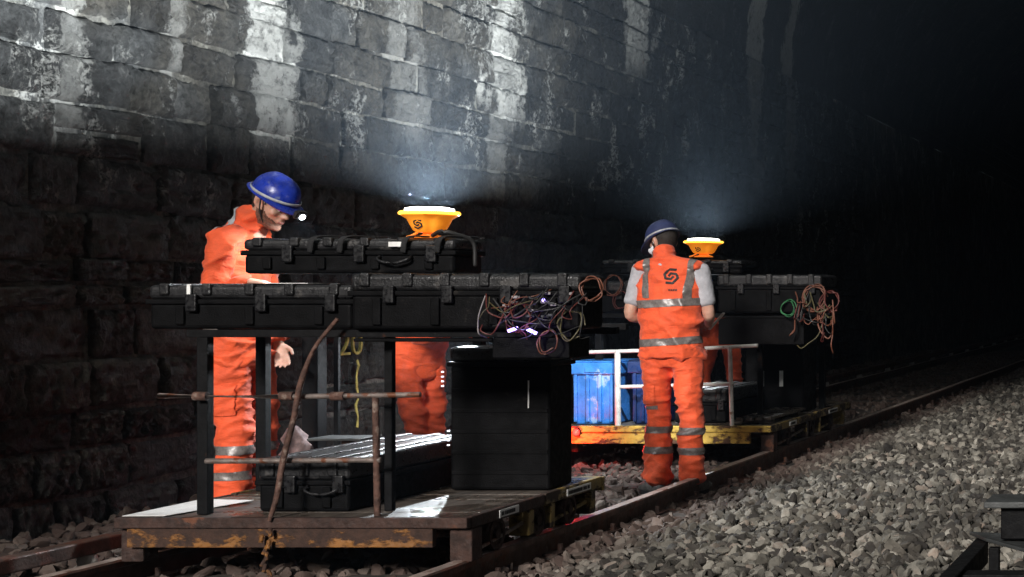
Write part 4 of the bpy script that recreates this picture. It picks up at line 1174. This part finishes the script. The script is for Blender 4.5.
# ---- the worker standing with his back to the viewer, before the farther trolley
def worker_back():
    ox, oy, oz = -3.60, 9.85, -.125
    W = lambda x, y, z: Vector((ox + x, oy + y, oz + z))
    p = thing('person', 'person seen from behind in an orange vest with a navy cap and face mask', 'person', (ox, oy, oz), 'workers in orange')
    hl, hr, kl, kr, al, ar = W(-.105, 0, .93), W(.10, .01, .93), W(-.098, .03, .51), W(.125, .0, .51), W(-.085, -.02, .115), W(.145, -.04, .115)
    Mh = head_matrix(W(-.105, .135, 1.655), 56, 30, 0)
    shL, elL, wrL = W(-.210, .045, 1.475), W(-.272, .0, 1.19), W(-.15, .23, 1.11)
    shR, elR, wrR = W(.172, .03, 1.475), W(.222, .06, 1.19), W(.15, .27, 1.12)
    bm = B(); head(bm, Mh)
    tube(bm, [W(-.04, .04, 1.46), W(-.065, .075, 1.55), W(-.09, .11, 1.62)], [(.075, .062), (.058, .058), (.056, .060)], 16, n=8)
    tube(bm, [W(0, 0, .92), W(0, 0, 1.1), W(-.01, .02, 1.3), W(-.02, .035, 1.45)], [(.15, .105), (.135, .095), (.16, .11), (.14, .08)], 18, n=12)
    for s_, e_, w_ in ((shL, elL, wrL), (shR, elR, wrR)):
        tube(bm, [s_, s_.lerp(e_, .5), e_, e_.lerp(w_, .35), w_], [.050, .046, .040, .040, .027], 14, n=18)
    hand(bm, wrL, (.55, .8, -.1), (.6, -.2, -.7), (.3, -.1, .9), .45)
    hand(bm, wrR, (-.35, .8, .0), (-.7, -.2, -.6), (-.1, 0, 1), .55)
    for h, k, a in ((hl, kl, al), (hr, kr, ar)):
        tube(bm, [h, h.lerp(k, .5), k, k.lerp(a, .4), a - Vector((0, 0, .03))], [.085, .075, .056, .055, .038], 14, n=18)
    body = remesh(bm, .0072, 2)
    add_mesh('body', body, M['skin'], p)
    inv = Mh.inverted()
    hair = patch(body, lambda c: (lambda q: q.z > -.062 and q.y < .018 + .4 * max(0, q.z) and q.z < .07 and abs(q.x) < .1 and q.y > -.13 and not (abs(q.x) > .072 and q.y > -.04) and (q.z > -.062 + .2 * max(0, -q.y - .05) * 0))(inv @ c), .010, 'hair')
    add_mesh('hair', hair, M['hair'], p)
    eyes(Mh, p)
    # mask
    mk = patch(body, lambda c: (lambda q: q.y > .022 and -.105 < q.z < -.004 - .0 and abs(q.x) < .08 and q.y < .14)(inv @ c), .010, 'face_mask')
    mo = add_mesh('face_mask', mk, M['mask'], p)
    for s in (-1, 1):
        bm = B(); tube(bm, [(s * .062, .03, -.02), (s * .078, 0, .0), (s * .086, -.036, .018)], [.0022] * 3, 6, n=8); bmesh.ops.transform(bm, matrix=Mh, verts=bm.verts); obj('ear_loop', bm, M['mask'], mo, True)
    cap = helmet(p, Mh, M['cap_navy'], .055, None, .004, True, name='bump_cap')
    head_strap(cap, Mh, .045, M['strap'], A=.1065, Bq=.1295, w=.006)
    headlamp(cap, Mh, .075, 200, aim=(0, .9, -.28), fwd=.126, spot=80)  # unseen lamp added to light the blue crate and trolley front
    # grey t-shirt sleeves
    bm = B()
    for s_, e_ in ((shL, elL), (shR, elR)):
        tube(bm, [s_ + Vector((0, 0, .01)), s_.lerp(e_, .4), s_.lerp(e_, .74)], [.066, .066, .063], 16, n=10)
    tube(bm, [W(0, 0, 1.0), W(0, 0, 1.1), W(-.01, .02, 1.3), W(-.02, .035, 1.49)], [(.16, .11), (.15, .105), (.17, .115), (.16, .085)], 18, n=12)
    me = remesh(bm, .009, 3); displace(me, wrinkle(.006, 3)); add_mesh('shirt', me, M['tshirt'], p)
    # vest
    bm = B()
    tube(bm, [W(-.005, .0, .905), W(-.005, .0, .98), W(-.008, .0, 1.10), W(-.012, .012, 1.25), W(-.015, .022, 1.36), W(-.018, .032, 1.455), W(-.03, .042, 1.515)],
         [(.212, .160), (.206, .152), (.198, .140), (.212, .140), (.216, .138), (.200, .112), (.115, .080)], 28, n=30, cap=.15)
    for s_ in (shL, shR):
        c0 = W(-.04, .04, 1.535); tube(bm, [c0, c0.lerp(s_, .55) + Vector((0, 0, .012)), s_ + Vector(((s_.x - c0.x) * .03, 0, .022))], [(.07, .055), (.085, .045), (.088, .042)], 14, side=(0, 1, 0), n=8)
    tube(bm, [W(-.05, .055, 1.52), W(-.063, .072, 1.57), W(-.070, .080, 1.60)], [(.085, .080), (.073, .070), (.072, .070)], 18, n=6)
    vest = remesh(bm, .0095, 5); displace(vest, wrinkle(.022, 5, 1.5, 8)); displace(vest, wrinkle(.009, 15, 1.0, 18))
    vo = add_mesh('vest', vest, M['orange'], p)
    T = lambda co, no: (W(*co), Vector(no))
    for za, zb, sl in ((.985, 1.033, .06), (1.235, 1.285, .05)):
        me = cut(vest, [T((0, 0, za), (-sl, 0, 1)), T((0, 0, zb), (sl, 0, -1))]); add_mesh('reflective_band', me, M['tape'], vo)
    for x0, x1, tl in ((-.155, -.108, .10), (.105, .150, -.06)):
        me = cut(vest, [T((x0, 0, 1.28), (1, 0, tl)), T((x1, 0, 1.28), (-1, 0, -tl)), T((0, 0, 1.286), (.05, 0, 1))], .0035); add_mesh('shoulder_band', me, M['tape'], vo)
    bvh = BVHTree.FromPolygons([v.co.copy() for v in vest.vertices], [tuple(q.vertices) for q in vest.polygons])
    bm = B()
    def put(cx, cz, sc, rot):
        def f(u, v):
            c, s = math.cos(rot), math.sin(rot); x = ox + cx + sc * (u * c - v * s); z = oz + cz + sc * (u * s + v * c)
            h = bvh.ray_cast(Vector((x, oy - 1, z)), Vector((0, 1, 0)))
            return (h[0] if h[0] else Vector((x, oy - .14, z))) + Vector((0, -.0045, 0))
        return f
    for s_ in logo_strokes(): stroke_ring(bm, s_, .155, put(.028, 1.435, .098, .35))
    eo = obj('emblem', bm, M['ink'], vo)
    bm = B()
    for k in range(4): stroke_ring(bm, [(-.5 + k * .28, 0), (-.5 + k * .28 + .2, 0)], .22, put(.045, 1.345, .05, 0))
    obj('small_print', bm, M['ink'], vo)
    tm = trousers_mesh(hl, hr, kl, kr, al, ar, W(0, 0, 1.05), 2, .014, 1.0)
    to = add_mesh('trousers', tm, M['orange'], p)
    for x0, x1 in ((-.3, .025), (.025, .35)):
        for za, zb in ((.405, .450), (.275, .320)):
            me = cut(tm, [T((x0, 0, 0), (1, 0, 0)), T((x1, 0, 0), (-1, 0, 0)), T((0, 0, za), (.03, 0, 1)), T((0, 0, zb), (-.03, 0, -1))], .004); add_mesh('reflective_band', me, M['tape'], to)
    # thigh pocket with pale edge
    bm = B(); h_ = W(-.17, -.02, .74)
    me = cut(tm, [T((-.3, 0, .60), (0, 0, 1)), T((0, 0, .74), (.15, 0, -1)), T((-.085, 0, 0), (-1, 0, 0)), T((0, .05, 0), (0, -1, 0))], .007, 'thigh_pocket'); bm.free(); add_mesh('thigh_pocket', me, M['orange'], to)
    me = cut(tm, [T((-.3, 0, .565), (0, 0, 1)), T((0, 0, .60), (.1, 0, -1)), T((-.075, 0, 0), (-1, 0, 0))], .005, 'pocket_tab'); add_mesh('pocket_tab', me, M['tape'], to)
    boot(p, al, 48, oz + .0, 1.03); boot(p, ar, -12, oz, 1.03)
    # what he holds
    bm = B(); beam(bm, wrR + Vector((-.03, .10, -.045)), wrR + Vector((.085, .055, .07)), .022, .010)
    s_ = obj('marker_stick', bm, M['white'], None, bevel=.003); tag(s_, 'short white stick held by the worker in the vest', 'stick')
    return p
worker_back()

# ---- the worker in the blue helmet, side on, leaning over the cases
def worker_side():
    ox, oy, oz = -5.08, 7.80, -.02
    W = lambda x, y, z: Vector((ox + x, oy + y, oz + z))        # faces +x
    p = thing('person', 'person in a blue helmet with a lit headlamp, looking down at the cases', 'person', (ox, oy, oz), 'workers in orange')
    hl, hr = W(-.03, .10, .93), W(-.03, -.10, .93); kl, kr = W(.02, .11, .51), W(.03, -.11, .51); al, ar = W(-.01, .11, .10), W(.0, -.12, .10)
    Mh = head_matrix(W(.160, -.01, 1.690), -100, 33, 0)
    shR, elR, wrR = W(.015, -.185, 1.475), W(.0, -.235, 1.215), W(.165, -.22, 1.285)
    shL, elL, wrL = W(-.02, .18, 1.475), W(.0, .22, 1.17), W(.115, .10, .965)
    bm = B(); head(bm, Mh)
    tube(bm, [W(.02, 0, 1.46), W(.065, 0, 1.56), W(.12, -.005, 1.66)], [(.062, .072), (.058, .056), (.060, .054)], 16, n=8)
    tube(bm, [W(-.02, 0, .92), W(-.045, 0, 1.1), W(-.06, 0, 1.3), W(-.03, 0, 1.45)], [(.105, .15), (.095, .135), (.11, .16), (.08, .14)], 18, n=12)
    for s_, e_, w_ in ((shL, elL, wrL), (shR, elR, wrR)):
        tube(bm, [s_, s_.lerp(e_, .5), e_, e_.lerp(w_, .35), w_], [.050, .046, .040, .040, .027], 14, n=18)
    hand(bm, wrR, (1, .1, -.12), (.1, 0, -1), (0, 1, 0), .22)
    hand(bm, wrL, (.35, -.1, -1), (.3, -.9, .1), (.9, .2, .2), .35)
    for h, k, a in ((hl, kl, al), (hr, kr, ar)):
        tube(bm, [h, h.lerp(k, .5), k, k.lerp(a, .4), a - Vector((0, 0, .03))], [.085, .075, .056, .055, .038], 14, n=18)
    body = remesh(bm, .0066, 2)
    add_mesh('body', body, M['skin'], p)
    inv = Mh.inverted()
    def in_beard(q):
        if not (-.13 < q.z < -.022 and q.y > -.005 and abs(q.x) < .09): return False
        if q.y > .085 and -.068 < q.z < -.046 and abs(q.x) < .023: return False           # lips
        if q.y > .09 and q.z > -.040: return False                                       # nose
        if q.z > -.048 and abs(q.x) < .055 and q.y > .055 and q.z > -.040: return False   # cheeks
        return q.z < -.034 - .5 * max(0, q.y - .03) * (1 if abs(q.x) > .02 else .4)
    add_mesh('beard', patch(body, lambda c: in_beard(inv @ c), .006, 'beard'), M['beard'], p)
    add_mesh('hair', patch(body, lambda c: (lambda q: -.055 < q.z < .08 and q.y < .022 and abs(q.x) < .1 and q.y > -.13 and not (abs(q.x) > .070 and q.y > -.045 and q.z < .035) and not (q.z < -.0 and q.y > -.04) )(inv @ c), .009, 'hair'), M['hair'], p)
    eyes(Mh, p)
    for s in (-1, 1):
        bm = B(); tube(bm, [(s * .016, .092, .0325), (s * .034, .0905, .036), (s * .050, .078, .031)], [(.003, .005)] * 3, 6, n=8); bmesh.ops.transform(bm, matrix=Mh, verts=bm.verts); obj('eyebrow', bm, M['hair'], p, True)
    bm = B(); tube(bm, [(-.019, .0965, -.0565), (0, .107, -.0555), (.019, .0965, -.0565)], [(.003, .0045)] * 3, 8, n=8); bmesh.ops.transform(bm, matrix=Mh, verts=bm.verts); obj('lips', bm, M['lips'], p, True)
    h = helmet(p, Mh, M['helmet_blue'], .040, None, .010)
    head_strap(h, Mh, .050, M['strap'], A=.1085, Bq=.1320, w=.007)
    headlamp(h, Mh, .036, 24, aim=(.05, .5, -.85), fwd=.176, size=1.15, spot=168, blend=.5)
    bm = B(); tube(bm, [(.092, .0, .03), (.084, .02, -.03), (.05, .055, -.098), (0, .06, -.115), (-.05, .055, -.098), (-.084, .02, -.03), (-.092, 0, .03)], [(.002, .005)] * 7, 6, n=30); bmesh.ops.transform(bm, matrix=Mh, verts=bm.verts); obj('chin_strap', bm, M['strapblack'], h, True)
    # jacket
    bm = B()
    tube(bm, [W(-.02, 0, .84), W(-.02, 0, .95), W(-.03, 0, 1.10), W(-.035, 0, 1.25), W(-.03, 0, 1.38), W(-.005, 0, 1.47), W(.02, 0, 1.54)],
         [(.135, .200), (.135, .200), (.122, .190), (.125, .195), (.125, .195), (.105, .175), (.075, .11)], 28, n=30, cap=.15)
    for s_, e_, w_ in ((shL, elL, wrL), (shR, elR, wrR)):
        tube(bm, [W(.0, 0, 1.50), s_, s_.lerp(e_, .5), e_, e_.lerp(w_, .5), w_.lerp(e_, .06)], [.066, .074, .068, .062, .056, .050], 16, n=26)
    tube(bm, [W(.025, 0, 1.52), W(.050, 0, 1.58), W(.066, 0, 1.625)], [(.082, .090), (.074, .076), (.074, .078)], 18, side=(1, 0, 0), n=6)
    jk = remesh(bm, .0095, 4); displace(jk, wrinkle(.026, 8, 1.3, 9)); displace(jk, wrinkle(.011, 12, 1.1, 19))
    jo = add_mesh('jacket', jk, M['orange_jacket'], p)
    T = lambda co, no: (W(*co), Vector(no))
    me = cut(jk, [T((.045, 0, 0), (1, 0, .05)), T((.09, 0, 0), (-1, 0, -.05)), T((0, 0, 1.20), (0, 0, 1)), T((0, -.03, 0), (0, -1, 0)), T((0, -.195, 0), (0, 1, 0))], .0045, largest=True); add_mesh('chest_band', me, M['strap'], jo)
    me = cut(jk, [T((0, 0, 1.03), (0, 0, 1)), T((0, 0, 1.08), (0, 0, -1))], .0035); add_mesh('reflective_band', me, M['tape'], jo)
    tm = trousers_mesh(hl, hr, kl, kr, al, ar, W(-.035, 0, 1.05), 6, .011, 1.0, (0, 1, 0))
    to = add_mesh('trousers', tm, M['orange'], p)
    for y0, y1 in ((-.4, 0.0), (0.0, .4)):
        for za, zb in ((.40, .445), (.27, .315)):
            me = cut(tm, [T((0, y0, 0), (0, 1, 0)), T((0, y1, 0), (0, -1, 0)), T((0, 0, za), (0, 0, 1)), T((0, 0, zb), (0, 0, -1))], .004); add_mesh('reflective_band', me, M['tape'], to)
    me = cut(tm, [T((-.07, 0, 0), (1, 0, 0)), T((.07, 0, 0), (-1, 0, 0)), T((0, 0, .60), (0, 0, 1)), T((0, 0, .76), (0, 0, -1)), T((0, -.02, 0), (0, -1, 0))], .009, 'thigh_pocket'); add_mesh('thigh_pocket', me, M['orange'], to)
    boot(p, al, -85, oz); boot(p, ar, -95, oz)
    return p
worker_side()

# ---- two more workers bent over behind the trolleys, only their legs in view
def worker_bent(label, ox, oy, oz, yaw, stance, seed, lamp_power, lean=1.0, slim=1.0, head_yaw=0):
    Mr = Matrix.Translation((ox, oy, oz)) @ Matrix.Rotation(R(yaw), 4, 'Z')
    W = lambda x, y, z: Mr @ Vector((x, y, z))                  # faces local +y
    Rm = Mr.to_3x3()
    p = thing('person', label, 'person', (ox, oy, oz), 'workers in orange')
    hl, hr = W(-.085, -.06, .90), W(.085, -.06, .90); kl, kr = W(-.10 - stance, .01, .50), W(.10 + stance, .01, .50); al, ar = W(-.11 - stance * 1.3, -.03, .10), W(.11 + stance * 1.3, -.03, .10)
    Mh = Mr @ head_matrix((0, .42 * lean, 1.30), head_yaw, 50, 0)
    sh = [W(s * .18, .27 * lean, 1.24) for s in (-1, 1)]; el = [W(s * .20, .36 * lean, 1.06) for s in (-1, 1)]; wr = [W(s * .06, .52 * lean, 1.12) for s in (-1, 1)]
    bm = B(); head(bm, Mh)
    sd = Rm @ Vector((1, 0, 0))
    tube(bm, [W(0, .26 * lean, 1.23), W(0, .33 * lean, 1.28), W(0, .40 * lean, 1.29)], [.065, .056, .056], 14, n=8)
    tube(bm, [W(0, -.05, .90), W(0, .0, 1.04), W(0, .12 * lean, 1.16), W(0, .24 * lean, 1.23)], [(.12, .085), (.12, .085), (.14, .09), (.13, .075)], 18, side=sd, n=12)
    for k in (0, 1):
        tube(bm, [sh[k], el[k], wr[k]], [.048, .040, .027], 12, n=14)
        hand(bm, wr[k], Rm @ Vector((0, .95, .1)), Rm @ Vector((0, -.2, -.9)), Rm @ Vector((1 - 2 * k, 0, 0)), .4)
    for h, k, a in ((hl, kl, al), (hr, kr, ar)): tube(bm, [h, h.lerp(k, .5), k, a], [.060, .052, .044, .032], 12, n=14)
    body = remesh(bm, .009, 2); add_mesh('body', body, M['skin'], p)
    inv = Mh.inverted(); add_mesh('hair', patch(body, lambda c: (lambda q: -.05 < q.z < .08 and q.y < .02 and abs(q.x) < .1 and q.y > -.13)(inv @ c), .009, 'hair'), M['hair'], p)
    h = helmet(p, Mh, M['helmet_blue'], .04, None, .008); head_strap(h, Mh, .048, M['strap'], A=.1085, Bq=.1320, w=.007)
    headlamp(h, Mh, .055, lamp_power, aim=(0, .95, .0), fwd=.165, spot=165, blend=.5)
    bm = B()
    tube(bm, [W(0, -.08, .80), W(0, -.06, .92), W(0, .0, 1.05), W(0, .12 * lean, 1.17), W(0, .25 * lean, 1.24)], [(.20 * slim, .15 * slim), (.195 * slim, .14 * slim), (.195 * slim, .135 * slim), (.205 * slim, .135), (.17, .10)], 24, side=sd, n=24, cap=.2)
    for k in (0, 1): tube(bm, [sh[k], el[k], el[k].lerp(wr[k], .92)], [.080, .068, .052], 14, n=16)
    jk = remesh(bm, .011, 4); displace(jk, wrinkle(.009, seed, 1.5, 8)); add_mesh('jacket', jk, M['orange_jacket'], p)
    tm = trousers_mesh(hl, hr, kl, kr, al, ar, W(0, -.03, 1.0), seed + 1, .012, .92 * slim, sd); to = add_mesh('trousers', tm, M['orange'], p)
    for za, zb in ((.40, .45), (.27, .32)):
        me = cut(tm, [(W(0, 0, za), Vector((0, 0, 1))), (W(0, 0, zb), Vector((0, 0, -1)))], .004); add_mesh('reflective_band', me, M['tape'], to)
    boot(p, al, yaw, oz); boot(p, ar, yaw, oz)
    return p
worker_bent('person bent over behind the nearer trolley, only orange legs showing', -4.78, 9.00, -.09, -118, -.045, 31, 150, .66, .86, -14)
worker_bent('person bent over behind the farther trolley, orange legs showing past the vested worker', -4.71, 14.10, -.10, 178, .05, 41, 40)

# ------------------------------------------------------------------ damp air in the tunnel
bm = B(); box(bm, -8.2, 5.5, -6.5, 63, -1.3, 9.3)
hz = bpy.data.meshes.new('haze'); bmesh.ops.recalc_face_normals(bm, faces=bm.faces); bm.to_mesh(hz); bm.free()
HAZE = 0.0012
if HAZE > 0:
    m = bpy.data.materials.new('damp_air'); m.use_nodes = True; nt = m.node_tree
    for n_ in list(nt.nodes):
        if n_.type == 'BSDF_PRINCIPLED': nt.nodes.remove(n_)
    v = nt.nodes.new('ShaderNodeVolumePrincipled'); v.inputs['Color'].default_value = (.6, .78, 1, 1); v.inputs['Density'].default_value = HAZE; v.inputs['Anisotropy'].default_value = 0.6
    nt.links.new(v.outputs[0], [n_ for n_ in nt.nodes if n_.type == 'OUTPUT_MATERIAL'][0].inputs['Volume'])
    o = bpy.data.objects.new('haze', hz); hz.materials.append(m); COL.objects.link(o); tag(o, 'thin damp air filling the tunnel', 'haze', kind='stuff')
